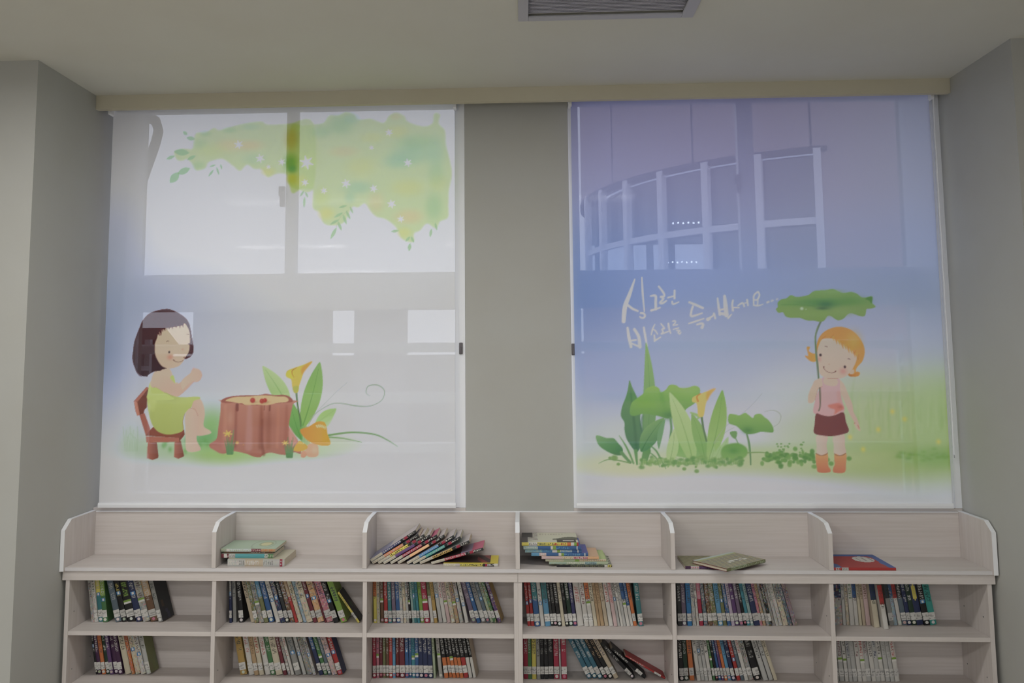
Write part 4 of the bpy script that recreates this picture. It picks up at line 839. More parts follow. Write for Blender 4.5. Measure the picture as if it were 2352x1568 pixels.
def spine_cells(h, t, col, r, top=None, low=None, title=None, mottle=False, oval=None):
    """colours of the printed spine, 5 cells across and one cell for every 2.3 mm up"""
    n = int(h/0.0023); out = []
    base = C(col); dark = sum(base)/3 < 0.16
    tc = C(title) if title else (C('palegrey') if dark else jit((0.05, 0.05, 0.06), .5, r))
    pal = [C(q) for q in ('white', 'cream', 'sky', 'olive', 'tan', 'slate', 'pink', 'palegrey', 'ochre')]
    j = 0; patch = None
    a0, a1 = r.uniform(.46, .56), r.uniform(.82, .93); ch = r.choice((3, 4, 5)); two = r.random() < .3
    for i in range(n):
        f = i/n; b = base
        if top and f > 0.56: b = C(top)
        if low and f < 0.42: b = C(low)
        if mottle and i % 3 == 0: patch = [jit(r.choice(pal), .3, r) if r.random() < .42 else None for _ in range(5)]
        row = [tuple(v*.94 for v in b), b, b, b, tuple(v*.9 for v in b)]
        if mottle and patch: row = [tuple(.55*x+.45*y for x, y in zip(row[k], patch[k])) if patch[k] else row[k] for k in range(5)]
        if a0 < f < a1 and (i % ch) != 0 and not (two and .62 < f < .70):
            for k in (1, 2, 3):
                if r.random() < .62: row[k] = tuple(.25*x+.75*y for x, y in zip(row[k], tc))
        if oval and .50 < f < .84:
            e = 1-((f-.67)/.17)**2; wd = 2 if e > .35 else 1
            for k in range(5):
                if abs(k-2) <= wd-1 or (wd == 2 and abs(k-2) == 1): row[k] = tuple(.8*x+.2*y for x, y in zip(C(oval), (0.1, .1, .1))) if (i % 3 == 0 and k == 2) else C(oval)
        out.append(row)
    return out

def make_book(root_loc, rot, t, h, d, col, r, flags='', cells=None, side_l=None, side_r=None, hard=False, label_z=(0.021, 0.053), lc=None, art_fine=False):
    """upright book: x is the thickness, y runs from the spine into the shelf, z is the height; returns its root"""
    fl = flags.split(); g = {f.split('=')[0]: f.split('=')[1] for f in fl if '=' in f}
    o = empty('book', root_loc, rot)
    bt = 0.0022 if hard else 0.0009; ov = 0.003 if hard else 0.0
    if cells is None: cells = spine_cells(h, t, col, r, g.get('o'), g.get('o2'), g.get('T'), 'm' in fl, g.get('O'))
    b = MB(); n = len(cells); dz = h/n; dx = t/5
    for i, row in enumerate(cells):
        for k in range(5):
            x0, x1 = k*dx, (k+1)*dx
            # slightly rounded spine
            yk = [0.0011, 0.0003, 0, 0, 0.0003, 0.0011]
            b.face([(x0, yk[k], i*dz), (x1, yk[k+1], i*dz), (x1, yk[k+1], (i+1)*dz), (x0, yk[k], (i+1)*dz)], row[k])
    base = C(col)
    def board(xa, xb, vis, outer, art):
        # inner face, rims and the outer face, which may carry a picture of patches
        cc = base
        for q in ([(xa, 0.0011, 0), (xa, d, 0), (xb, d, 0), (xb, 0.0011, 0)], [(xa, 0.0011, h), (xb, 0.0011, h), (xb, d, h), (xa, d, h)], [(xa, d, 0), (xa, d, h), (xb, d, h), (xb, d, 0)]): b.face(q, cc)
        inner = xb if outer == xa else xa
        b.face([(inner, 0.0011, 0), (inner, d, 0), (inner, d, h), (inner, 0.0011, h)], (0.55, 0.53, 0.5))
        ny, nz = ((10, 14) if art_fine is False else (40, 56)) if art else (1, 1)
        for i in range(ny):
            for k in range(nz):
                y0, y1 = 0.0011+(d-0.0011)*i/ny, 0.0011+(d-0.0011)*(i+1)/ny; z0, z1 = h*k/nz, h*(k+1)/nz
                b.face([(outer, y0, z0), (outer, y1, z0), (outer, y1, z1), (outer, y0, z1)], art((i+.5)/ny, (k+.5)/nz) if art else cc)
    board(0, bt, True, 0, side_l); board(t-bt, t, True, t, side_r)
    b.face([(0, 0.0011, 0), (bt, .0011, 0), (t-bt, 0.0011, 0), (t, .0011, 0), (t-dx, 0.0003, 0), (dx, 0.0003, 0)], base); b.face([(0, 0.0011, h), (dx, 0.0003, h), (t-dx, 0.0003, h), (t, .0011, h)], base)
    b.build('cover', M['book'], o)
    pg = MB(); pg.box(bt, t-bt, 0.0013, d-ov-0.0002, ov+0.0003, h-ov-0.0004); pg.build('page_block', M['pages'], o)
    white = (0.66, 0.65, 0.62)
    def strip(name, z0, z1, x0, x1, cell, y=-0.0005, nx=4, nz=6):
        s = MB()
        for i in range(nz):
            for k in range(nx):
                xa, xb = x0+(x1-x0)*k/nx, x0+(x1-x0)*(k+1)/nx
                s.face([(xa, y, z0+(z1-z0)*i/nz), (xb, y, z0+(z1-z0)*i/nz), (xb, y, z0+(z1-z0)*(i+1)/nz), (xa, y, z0+(z1-z0)*(i+1)/nz)], cell(i, k))
        for xa in (x0, x1): s.face([(xa, y, z0), (xa, 0.0008, z0), (xa, 0.0008, z1), (xa, y, z1)], white)
        s.face([(x0, y, z0), (x1, y, z0), (x1, 0.0008, z0), (x0, 0.0008, z0)], white); s.face([(x0, y, z1), (x0, 0.0008, z1), (x1, 0.0008, z1), (x1, y, z1)], white)
        return s.build(name, M['paper'], o)
    if 'l' in fl:
        W_ = lc or tuple(v*r.uniform(.80, .81) for v in white) if r.random() < .3 else tuple(v*.95 for v in white)
        strip('call_label', label_z[0], label_z[1], -0.0002, t+0.0002, lambda i, k: tuple(v*q_ for q_ in ((.62 if (i in (1, 3, 4) and r.random() < .5) else 1),) for v in W_), nz=7)
    if 'c' in fl:
        rr = min(t*0.40, 0.0068); cz = max(label_z[0]-rr-0.003, rr+0.001); s = MB(); cc = jit((0.62, 0.61, 0.58) if r.random() < .7 else C(r.choice(('pink', 'palegreen', 'palepink'))), .08, r)
        s.face([(t/2+rr*math.cos(2*math.pi*k/14), -0.0006, cz+rr*math.sin(2*math.pi*k/14)) for k in range(14)], cc)
        s.face([(t/2+rr*math.cos(-2*math.pi*k/14), 0.0002, cz+rr*math.sin(-2*math.pi*k/14)) for k in range(14)], cc)
        s.build('round_sticker', M['paper'], o)
    z = h*r.uniform(.40, .47)
    if 't' in fl: strip('genre_tag', z-0.007, z+0.010, 0.0003, t-0.0003, lambda i, k: C('lime') if i > 2 else white, nz=6)
    if 'b' in fl:
        z = h*r.uniform(.42, .62)
        strip('number_tag', z-0.007, z+0.008, t*.12, t*.88, lambda i, k: (C('skyblue') if (i in (0, 5) or k in (0, 3)) else white), nz=6)
    return o

BOOKS = """
1|1|-1.9209|0.1256|0.0147|8|0.205|greymix|m lc
1|1|-1.9055|0.1259|0.0157|8|0.205|white|m l
1|1|-1.8890|0.1263|0.0198|8|0.205|teal|o=yellow l c b
1|1|-1.8668|0.1267|0.0213|8|0.205|green|o=lime l c b
1|1|-1.8101|0.1279|0.0268|15|0.205|slate|l c
1|1|-1.7818|0.1285|0.0233|15|0.205|black|T=yellow l c b
1|1|-1.7555|0.1291|0.0351|15.5|0.205|black|T=lime l c t
1|1|-1.7168|0.1298|0.0281|16|0.205|navy|l c b
1|1|-1.6853|0.1305|0.0300|16.5|0.205|greymix|m t l
1|1|-1.6518|0.1312|0.0323|17|0.205|brown|o=tan l c
1|1|-1.6157|0.1320|0.0215|17.5|0.205|grey|l c v=charcoal
1|2|-1.9045|0.1496|0.0095|10|0.205|black|b l c
1|2|-1.8937|0.1499|0.0161|10|0.205|plum|l c T=white
1|2|-1.8751|0.1503|0.0166|10.5|0.205|orange|l c
1|2|-1.8560|0.1508|0.0156|11|0.205|darkgreen|l c T=white
1|2|-1.8381|0.1512|0.0161|11|0.205|purple|l c T=white
1|2|-1.8196|0.1517|0.0170|11.5|0.205|plum|l c T=white
1|2|-1.7999|0.1522|0.0205|12|0.205|plum|l c T=white
1|2|-1.7697|0.1529|0.0258|14|0.205|cream|T=black
1|2|-1.7409|0.1536|0.0138|14.5|0.205|orange|m
1|2|-1.7243|0.1540|0.0227|15|0.205|cream|m b
1|2|-1.6986|0.1546|0.0212|15.5|0.205|white|m b
1|2|-1.6742|0.1552|0.0221|16|0.205|palegrey|c l v=olive
2|1|-1.2930|0.1306|0.0111|2|0.205|navy|o=grey l b
2|1|-1.2779|0.1309|0.0152|3|0.205|grey|
2|1|-1.2496|0.1315|0.0207|6|0.205|black|l c
2|1|-1.1961|0.1323|0.0176|15|0.205|beige|T=black
2|1|-1.1775|0.1327|0.0181|15|0.205|olive|m l
2|1|-1.1564|0.1331|0.0210|15.5|0.205|grey|m t
2|1|-1.1342|0.1336|0.0176|15.5|0.205|olive|o=sky l
2|1|-1.1137|0.1341|0.0224|16|0.205|blue|l c
2|1|-1.0813|0.1351|0.0179|17.5|0.190|white|b
2|1|-1.0609|0.1355|0.0199|17|0.205|navy|m l b
2|1|-1.0384|0.1360|0.0160|17|0.205|charcoal|l c
2|1|-1.0195|0.1363|0.0198|17.5|0.205|brown|m l
2|1|-0.9964|0.1368|0.0130|18|0.205|red|o=tan
2|1|-0.9809|0.1372|0.0188|18|0.190|cream|m
2|1|-0.9590|0.1376|0.0130|18|0.205|paleblue|m b
2|1|-0.9437|0.1379|0.0265|18|0.205|cream|T=black m
2|1|-0.9136|0.1386|0.0163|18.5|0.205|maroon|l b
2|1|-0.8944|0.1390|0.0269|18.5|0.205|peach|l b m
2|1|-0.8637|0.1396|0.0066|19|0.205|maroon|
2|1|-0.8545|0.1398|0.0291|19.5|0.205|pink|m l
2|1|-0.8213|0.1405|0.0214|20|0.205|black|l b
2|1|-0.7892|0.1412|0.0260|21|0.190|lime|l c
2|1|-0.7150|0.1428|0.0097|36|0.160|yellow|l v=black
2|2|-1.2468|0.1561|0.0295|11|0.190|ochre|l c
2|2|-1.2070|0.1571|0.0229|11.5|0.188|white|T=red l
2|2|-1.1815|0.1577|0.0189|11.5|0.188|tan|T=brown l
2|2|-1.1600|0.1583|0.0203|12|0.186|cream|T=red l
2|2|-1.1335|0.1589|0.0222|13|0.186|white|T=red l
2|2|-1.1090|0.1595|0.0203|13|0.205|green|l c
2|2|-1.0845|0.1601|0.0291|14|0.185|cream|T=black l
2|2|-1.0507|0.1609|0.0142|15|0.205|maroon|l
2|2|-1.0320|0.1613|0.0121|16|0.205|greymix|m l
2|2|-1.0173|0.1616|0.0126|16.5|0.183|white|T=red
2|2|-0.9970|0.1623|0.0248|16.5|0.183|grey|b l
2|2|-0.9664|0.1630|0.0150|17|0.182|palegrey|b
2|2|-0.9461|0.1635|0.0227|17.5|0.182|grey|m
2|2|-0.9196|0.1642|0.0140|17.5|0.182|palegrey|m b
2|2|-0.8901|0.1649|0.0168|18.5|0.205|navy|o=blue l
2|2|-0.8698|0.1654|0.0162|19|0.205|green|l c t
2|2|-0.8504|0.1659|0.0138|19|0.205|slate|l c
2|2|-0.8335|0.1663|0.0224|19.5|0.205|palepink|m b
2|2|-0.8075|0.1669|0.0223|20|0.205|red|l c b v=navy
3|1|-0.6474|0.1426|0.0146|1.5|0.205|yellow|o=orange c
3|1|-0.6301|0.1429|0.0136|1.5|0.205|cream|m
3|1|-0.6139|0.1433|0.0146|2|0.205|brown|t c
3|1|-0.5972|0.1436|0.0161|2|0.205|red|l c
3|1|-0.5789|0.1440|0.0161|2.5|0.205|teal|l c
3|1|-0.5606|0.1444|0.0161|3|0.205|plumgrey|l c
3|1|-0.5423|0.1448|0.0171|3.5|0.205|blue|l c
3|1|-0.5248|0.1452|0.0130|3.5|0.205|palegrey|m l
3|1|-0.5095|0.1455|0.0125|4|0.205|cream|m l
3|1|-0.4965|0.1458|0.0105|4|0.205|palegrey|m l
3|1|-0.4838|0.1460|0.0085|4.5|0.205|black|l t
3|1|-0.4731|0.1462|0.0100|5|0.205|paleteal|l
3|1|-0.4627|0.1464|0.0115|5|0.205|teal|b l
3|1|-0.4489|0.1467|0.0110|5.5|0.205|cyan|l
3|1|-0.4357|0.1470|0.0160|6|0.205|lime|l c
3|1|-0.4174|0.1474|0.0235|6.5|0.205|crimson|l c t
3|1|-0.3912|0.1480|0.0145|7|0.205|white|o=olive c
3|1|-0.3744|0.1483|0.0144|7.5|0.205|ochre|l
3|1|-0.3541|0.1487|0.0164|9|0.205|palegrey|b c
3|1|-0.3353|0.1491|0.0163|9.5|0.205|white|T=crimson c
3|1|-0.3165|0.1494|0.0153|10|0.205|palepink|t
3|1|-0.2987|0.1499|0.0183|10.5|0.205|cream|m c
3|1|-0.2779|0.1504|0.0153|11|0.205|tan|t m
3|1|-0.2609|0.1507|0.0162|11|0.205|palegrey|m b
3|1|-0.2366|0.1512|0.0152|12|0.188|white|b
3|1|-0.2064|0.1519|0.0198|16|0.205|plumgrey|l c
3|1|-0.1832|0.1523|0.0158|16.5|0.205|blue|l b
3|1|-0.1640|0.1528|0.0196|17|0.205|grey|l c
3|1|-0.1408|0.1532|0.0148|17.5|0.205|slate|b l c
3|1|-0.1230|0.1536|0.0119|18|0.205|palegreen|l m
3|1|-0.1096|0.1539|0.0138|18|0.205|green|l m
3|1|-0.0909|0.1543|0.0165|19|0.205|purple|l m v=ochre
3|2|-0.6465|0.1405|0.0145|1|0.205|crimson|l c
3|2|-0.6304|0.1409|0.0115|1|0.205|pink|t l c
3|2|-0.6173|0.1412|0.0135|1|0.205|maroon|l c
3|2|-0.6022|0.1416|0.0125|1|0.205|olive|l c
3|2|-0.5881|0.1420|0.0125|1|0.205|brown|l c
3|2|-0.5740|0.1423|0.0145|1|0.205|red|l c
3|2|-0.5579|0.1427|0.0120|1|0.205|sky|l c
3|2|-0.5444|0.1430|0.0140|1|0.205|darkred|l c
3|2|-0.5278|0.1434|0.0235|1.5|0.205|maroon|l c
3|2|-0.5026|0.1441|0.0155|1.5|0.205|blue|l b c
3|2|-0.4855|0.1445|0.0110|1.5|0.205|blue|l c
3|2|-0.4724|0.1448|0.0140|2|0.205|cyan|t l c
3|2|-0.4574|0.1452|0.0155|2|0.205|blue|t l c
3|2|-0.4397|0.1456|0.0175|2.5|0.205|navy|l c
3|2|-0.4201|0.1461|0.0200|3|0.205|navy|l c
3|2|-0.3991|0.1466|0.0195|3|0.205|navy|l c
3|2|-0.3775|0.1471|0.0104|3.5|0.205|palegreen|
3|2|-0.3520|0.1478|0.0154|6|0.205|greymix|t c
3|2|-0.3289|0.1482|0.0178|8|0.205|black|o2=orange l
3|2|-0.3087|0.1487|0.0133|8.5|0.205|black|o2=orange l
3|2|-0.2931|0.1491|0.0148|9|0.205|black|o2=orange t l
3|2|-0.2759|0.1495|0.0142|9.5|0.205|black|o2=orange l
3|2|-0.2593|0.1499|0.0147|10|0.205|black|o2=orange l
3|2|-0.2421|0.1503|0.0191|10.5|0.205|black|o2=red l
3|2|-0.2205|0.1509|0.0151|11|0.205|black|o2=white
3|2|-0.2028|0.1513|0.0132|11.5|0.205|black|o2=white v=beige
4|1|0.0406|0.1101|0.0133|5|0.205|red|b l
4|1|0.0560|0.1105|0.0137|5|0.205|red|b l
4|1|0.0723|0.1108|0.0231|5.5|0.205|blue|o=teal l c
4|1|0.0981|0.1114|0.0172|6|0.188|white|b
4|1|0.1180|0.1118|0.0231|6|0.205|sky|o=teal l
4|1|0.1434|0.1123|0.0112|6.5|0.205|charcoal|l c
4|1|0.1557|0.1126|0.0152|6.5|0.205|black|l c T=grey
4|1|0.1732|0.1129|0.0161|7|0.205|black|l c
4|1|0.1909|0.1133|0.0147|7|0.190|cream|
4|1|0.2073|0.1137|0.0132|7|0.205|black|l c T=grey
4|1|0.2221|0.1140|0.0181|7|0.205|darkgreen|l c
4|1|0.2420|0.1144|0.0151|7|0.205|indigo|l c
4|1|0.2598|0.1148|0.0260|6.5|0.205|white|T=red
4|1|0.2882|0.1154|0.0200|7|0.205|white|T=maroon l
4|1|0.3098|0.1159|0.0186|7|0.205|white|o=orange l t
4|1|0.3307|0.1163|0.0156|7.5|0.205|cream|T=black
4|1|0.3475|0.1167|0.0117|7.5|0.205|tan|T=brown
4|1|0.3603|0.1169|0.0156|7.5|0.205|tan|T=brown
4|1|0.3782|0.1173|0.0161|8|0.205|beige|T=brown
4|1|0.3964|0.1177|0.0180|8|0.205|white|T=red
4|1|0.4168|0.1181|0.0160|8.5|0.205|palepink|T=red
4|1|0.4335|0.1185|0.0116|8.5|0.205|palegrey|T=black b
4|1|0.4475|0.1188|0.0106|9|0.205|white|T=black
4|1|0.4587|0.1190|0.0121|9|0.205|palegrey|T=black
4|1|0.4732|0.1193|0.0145|9.5|0.205|white|o=blue t
4|1|0.4894|0.1197|0.0130|9.5|0.205|blue|o2=white
4|1|0.5042|0.1200|0.0140|9.5|0.205|orange|l
4|1|0.5249|0.1205|0.0210|6|0.205|teal|l c v=charcoal
4|2|0.0172|0.1439|0.0203|0.5|0.205|crimson|l
4|2|0.0401|0.1444|0.0153|0.5|0.205|green|l
4|2|0.0580|0.1449|0.0183|0.5|0.205|yellow|l
4|2|0.0786|0.1454|0.0153|1|0.205|grey|l
4|2|0.0949|0.1458|0.0163|1|0.205|black|l T=grey
4|2|0.1128|0.1462|0.0168|1|0.205|black|l T=grey
4|2|0.1318|0.1467|0.0208|1.5|0.205|black|l T=grey
4|2|0.1546|0.1473|0.0223|1|0.205|crimson|l c
4|2|0.1785|0.1479|0.0074|1|0.205|palegrey|
4|2|0.1875|0.1481|0.0233|1|0.205|crimson|l c v=navy
4|2|0.3024|0.1509|0.0202|27|0.205|tealblue|l c
4|2|0.3272|0.1515|0.0184|27|0.205|tealblue|l c
4|2|0.3501|0.1521|0.0193|27|0.205|tealblue|l c
4|2|0.3762|0.1527|0.0161|28|0.205|black|l c T=tan
4|2|0.3968|0.1532|0.0177|28.5|0.205|black|l c T=tan
4|2|0.4194|0.1538|0.0185|29|0.205|beige|l
4|2|0.4977|0.1554|0.0146|43|0.205|black|l c
4|2|0.5497|0.1565|0.0141|50|0.190|black|T=white l
4|2|0.6373|0.1592|0.0080|61|0.195|red|T=white l
5|1|0.6975|0.1309|0.0177|1|0.205|charcoal|l
5|1|0.7173|0.1314|0.0181|1.5|0.205|plumgrey|l c
5|1|0.7390|0.1318|0.0191|2|0.205|skyblue|l
5|1|0.7621|0.1323|0.0152|3|0.205|palegrey|m
5|1|0.7794|0.1327|0.0102|3.5|0.205|white|m
5|1|0.7919|0.1329|0.0161|4|0.205|crimson|o=pink l
5|1|0.8120|0.1333|0.0161|5|0.205|slate|l m
5|1|0.8304|0.1337|0.0171|5.5|0.205|brown|l m
5|1|0.8497|0.1341|0.0219|6|0.205|olive|l m
5|1|0.8740|0.1346|0.0200|6.5|0.205|sky|l c
5|1|0.8963|0.1350|0.0150|7|0.205|olive|b l
5|1|0.9136|0.1354|0.0150|7.5|0.205|blue|l m
5|1|0.9310|0.1358|0.0140|8|0.205|lilac|l
5|1|0.9474|0.1361|0.0169|8.5|0.205|purple|l c
5|1|0.9667|0.1365|0.0150|9|0.205|plumgrey|l c
5|1|0.9859|0.1369|0.0130|10|0.205|black|l c
5|1|0.9994|0.1372|0.0130|10|0.205|cyan|l c
5|1|1.0148|0.1375|0.0129|10.5|0.205|paleteal|l c
5|1|1.0302|0.1378|0.0235|11|0.205|navy|l
5|1|1.0546|0.1384|0.0119|11|0.205|pink|m l
5|1|1.0690|0.1387|0.0119|11.5|0.205|tan|m l
5|1|1.0834|0.1390|0.0109|12|0.205|grey|l m
5|1|1.0949|0.1392|0.0129|12|0.205|black|l m
5|1|1.1103|0.1396|0.0109|12.5|0.205|greymix|m
5|1|1.1219|0.1398|0.0128|12.5|0.205|palegrey|m
5|1|1.1373|0.1401|0.0157|13|0.205|white|T=grey m
5|1|1.1556|0.1405|0.0214|13.5|0.205|cream|o=grey m
5|1|1.1798|0.1411|0.0156|14|0.205|slate|m
5|1|1.1981|0.1414|0.0184|14.5|0.205|mauve|m
5|2|0.6998|0.1423|0.0191|2|0.205|black|T=white l c
5|2|0.7211|0.1428|0.0181|2.5|0.205|darkgreen|l c
5|2|0.7450|0.1433|0.0200|4|0.205|orange|l
5|2|0.7756|0.1441|0.0160|6.5|0.205|white|T=black l
5|2|0.7939|0.1446|0.0150|7|0.205|palegrey|b l
5|2|0.8101|0.1450|0.0140|7|0.205|palegrey|T=black l
5|2|0.8268|0.1454|0.0150|7.5|0.205|white|T=black l
5|2|0.8459|0.1459|0.0101|8.5|0.205|green|t l
5|2|0.8583|0.1461|0.0101|9|0.205|black|l c
5|2|0.8708|0.1464|0.0106|9.5|0.205|blue|l c
5|2|0.8837|0.1467|0.0105|10|0.205|purple|l c
5|2|0.8966|0.1470|0.0120|10.5|0.205|orange|l c
5|2|0.9110|0.1474|0.0139|11|0.205|sky|l c
5|2|0.9273|0.1478|0.0158|11.5|0.205|navy|l c
5|2|0.9497|0.1485|0.0147|13|0.205|red|l b
5|2|0.9674|0.1489|0.0137|13.5|0.205|slate|l
5|2|0.9831|0.1493|0.0156|13.5|0.205|white|T=red l
5|2|1.0017|0.1498|0.0204|14|0.205|greymix|m l
5|2|1.0263|0.1504|0.0270|14.5|0.205|black|l c T=grey
5|2|1.0636|0.1513|0.0202|16|0.205|palegrey|T=black
5|2|1.0891|0.1519|0.0173|16.5|0.205|palegrey|T=black
5|2|1.1097|0.1524|0.0153|17|0.205|cream|T=black
6|1|1.3830|0.1519|0.0318|1|0.205|greymix|o=navy m
6|1|1.4174|0.1526|0.0131|1.5|0.205|palegrey|T=black
6|1|1.4327|0.1530|0.0121|2|0.205|cream|m
6|1|1.4478|0.1533|0.0190|2.5|0.205|white|T=green
6|1|1.4690|0.1537|0.0160|3|0.205|white|o=blue
6|1|1.4860|0.1541|0.0121|3|0.205|cream|T=brown
6|1|1.5003|0.1544|0.0131|3.5|0.205|beige|T=brown
6|1|1.5156|0.1547|0.0189|4|0.205|palepink|T=brown
6|1|1.5386|0.1277|0.0226|5|0.205|cream|o=navy F
6|1|1.5702|0.1034|0.0195|7|0.185|white|o=red FF
6|1|1.6153|0.1568|0.0198|6.5|0.205|grey|o=charcoal l
6|1|1.6374|0.1573|0.0140|7|0.205|paleblue|o=blue m
6|1|1.6555|0.1576|0.0159|8|0.205|white|o=red c
6|1|1.6730|0.1581|0.0207|8|0.205|slate|o=charcoal l c
6|1|1.6955|0.1586|0.0168|8|0.205|navy|l c
6|1|1.7147|0.1589|0.0207|8.5|0.205|darkgreen|l c
6|1|1.7365|0.1594|0.0274|8.5|0.205|navy|O=yellow l
6|1|1.7665|0.1600|0.0254|9|0.205|black|l c b
6|1|1.7942|0.1606|0.0274|9|0.205|turquoise|T=black l c
6|2|1.3756|0.1504|0.0130|3|0.205|palegrey|T=black t l
6|2|1.3908|0.1508|0.0199|3.5|0.205|palegrey|T=maroon t l
6|2|1.4136|0.1514|0.0150|4|0.205|white|T=black t l
6|2|1.4302|0.1518|0.0150|4|0.205|palegrey|T=navy l
6|2|1.4474|0.1522|0.0188|4.5|0.205|palegrey|T=grey l
6|2|1.4683|0.1527|0.0169|4.5|0.205|white|T=maroon l
6|2|1.4874|0.1532|0.0188|5|0.205|white|T=red t l
6|2|1.5073|0.1537|0.0188|5|0.205|palegrey|T=maroon l
6|2|1.5284|0.1542|0.0178|5.5|0.205|white|T=black l
6|2|1.5472|0.1547|0.0188|5.5|0.205|palegrey|T=navy l
6|2|1.5687|0.1552|0.0178|6|0.205|white|T=black t l
6|2|1.5882|0.1557|0.0178|6|0.205|palegrey|T=grey l
6|2|1.6083|0.1562|0.0168|6.5|0.205|palegrey|T=grey l
6|2|1.6271|0.1567|0.0197|6.5|0.205|white|T=red t l v=cream
"""
ORD = 'first second third fourth fifth sixth seventh eighth ninth tenth eleventh twelfth thirteenth fourteenth fifteenth sixteenth seventeenth eighteenth nineteenth twentieth twenty-first twenty-second twenty-third twenty-fourth twenty-fifth twenty-sixth twenty-seventh twenty-eighth twenty-ninth thirtieth thirty-first thirty-second thirty-third'.split()
BAY = {1: 'bay under the empty tray', 2: 'second bay', 3: 'third bay', 4: 'fourth bay', 5: 'fifth bay', 6: 'bay under the red book'}
rows = {}
FACE = {1: -1.962, 2: -1.311, 3: -0.651, 4: 0.018, 5: 0.669, 6: 1.329}
for ln in BOOKS.strip().split('\n'):
    q = ln.split('|'); rows.setdefault((int(q[0]), int(q[1])), []).append(q)
cand = []
rb = random.Random(11)
for (bay, row), L_ in rows.items():
    zs = ZS1 if row == 1 else ZS2
    for i, q in enumerate(L_):
        x, y, t, lean, h, col, fl = float(q[2]), float(q[3]), float(q[4]), float(q[5]), float(q[6]), q[7], q[8]
        f = fl.split(); g = {a.split('=')[0]: a.split('=')[1] for a in f if '=' in a}
        if i == 0: x = max(x, FACE[bay]+0.001+h*math.sin(math.radians(lean)))
        t -= 0.0004
        y = y-0.004+rb.uniform(-0.004, 0.004); d = 0.2375-y-rb.uniform(0.002, 0.010)
        sr = None
        if 'v' in g:
            vb = C(g['v']); rr = random.Random(i*7+bay)
            spots = [(rr.random(), rr.random()*.6, rr.uniform(.12, .3), jit(C(rr.choice(('slate', 'brown', 'olive', g['v'], 'charcoal'))), .3, rr)) for _ in range(4)]
            def sr(u, v, vb=vb, spots=spots):
                c = vb
                for a, b_, s_, cc in spots:
                    if (u-a)**2+(v-b_)**2*2 < s_*s_: c = tuple(.75*p_+.25*q_ for p_, q_ in zip(vb, cc))
                return c
        elif i == len(L_)-1 or (i+1 < len(L_) and float(L_[i+1][2])-x > t*2):
            vb = jit(C(col), .1, rb)
            def sr(u, v, vb=vb): return vb
        o = make_book((x, y, zs+0.0002), (0, -math.radians(lean), math.radians(-8) if ('v' in g and bay < 4 and lean < 30) else 0), t, h, (d-0.004-h*math.sin(math.radians(lean))*0.14 if 'v' in g else d), col, rb, fl, side_r=sr)
        # description
        thick = 'slim' if t < 0.0125 else ('thick' if t > 0.023 else '')
        extra = ''
        if 'm' in f: extra = 'patterned'
        w_ = ' '.join(z for z in (thick, extra, word(col)) if z)
        if 'o' in g and g['o'] != col: w_ += ' and '+word(g['o'])
        elif 'o2' in g and g['o2'] != col: w_ += ' and '+word(g['o2'])
        feat = 'with green tag' if 't' in f else ('with blue tag' if 'b' in f else ('with round sticker' if 'c' in f and 'l' not in f else ''))
        tilt = ' tilted far left,' if lean > 30 else ''
        shelf = 'upper shelf' if row == 1 else 'lower shelf'
        nb = None
        if 0 < i < len(L_)-1: nb = 'between %s and %s books' % (word(L_[i-1][7]), word(L_[i+1][7]))
        elif i == 0: nb = 'leftmost'
        else: nb = 'last at the right end'
        l1 = '%s book%s %s %s, %s, %s' % (w_, tilt, feat, nb, shelf, BAY[bay]); l1 = ' '.join(l1.replace(' ,', ',').split())
        l2 = '%s book%s %s from left on %s, %s' % (w_, tilt, ORD[i], shelf, BAY[bay])
        cand.append((o, l1, l2, 'library books on the %s of %s' % (shelf, BAY[bay])))
cnt = {}
for _, a, _, _ in cand: cnt[a] = cnt.get(a, 0)+1
for o, a, b_, gname in cand:
    lab = a if (cnt[a] == 1 and len(a.split()) <= 16) else b_
    if len(lab.split()) > 16: lab = lab.replace('slim ', '').replace('thick ', '').replace(' under the red book', ' under red book')
    tag(o, lab, 'book', gname)

# ---- books in the tray; flat ones have the spine to the front
def flat_book(x0, length, y, z, t, d, col, r, flags, label, group, top=None, cells=None, rz=0.0, hard=False, lc=None, label_z=(0.02, 0.05)):
    m_ = Matrix.Translation((x0, y, z+t)) @ Matrix.Rotation(rz, 4, 'Z') @ Matrix.Rotation(math.pi/2, 4, 'Y')
    o = make_book((0, 0, 0), (0, 0, 0), t, length, d, col, r, flags, cells=cells, side_l=top, hard=hard, lc=lc, label_z=label_z, art_fine=True)
    o.matrix_world = m_; o.location = m_.translation; o.rotation_euler = m_.to_euler()
    return tag(o, label, 'book', group)
rt = random.Random(5)
def bands(h, spec, noise=0.0, r=rt):
    """spine made of colour bands: spec = [(upto, colour, text colour or None)]"""
    n = int(h/0.0023); out = []
    for i in range(n):
        f = i/n
        for u, c, tc in spec:
            if f <= u: break
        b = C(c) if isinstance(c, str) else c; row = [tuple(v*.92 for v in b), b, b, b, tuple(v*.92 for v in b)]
        if tc and i % 4:
            for k in (1, 2, 3):
                if r.random() < .6: row[k] = C(tc) if isinstance(tc, str) else tc
        if noise: row = [jit(q, noise, r) for q in row]
        out.append(row)
    return out
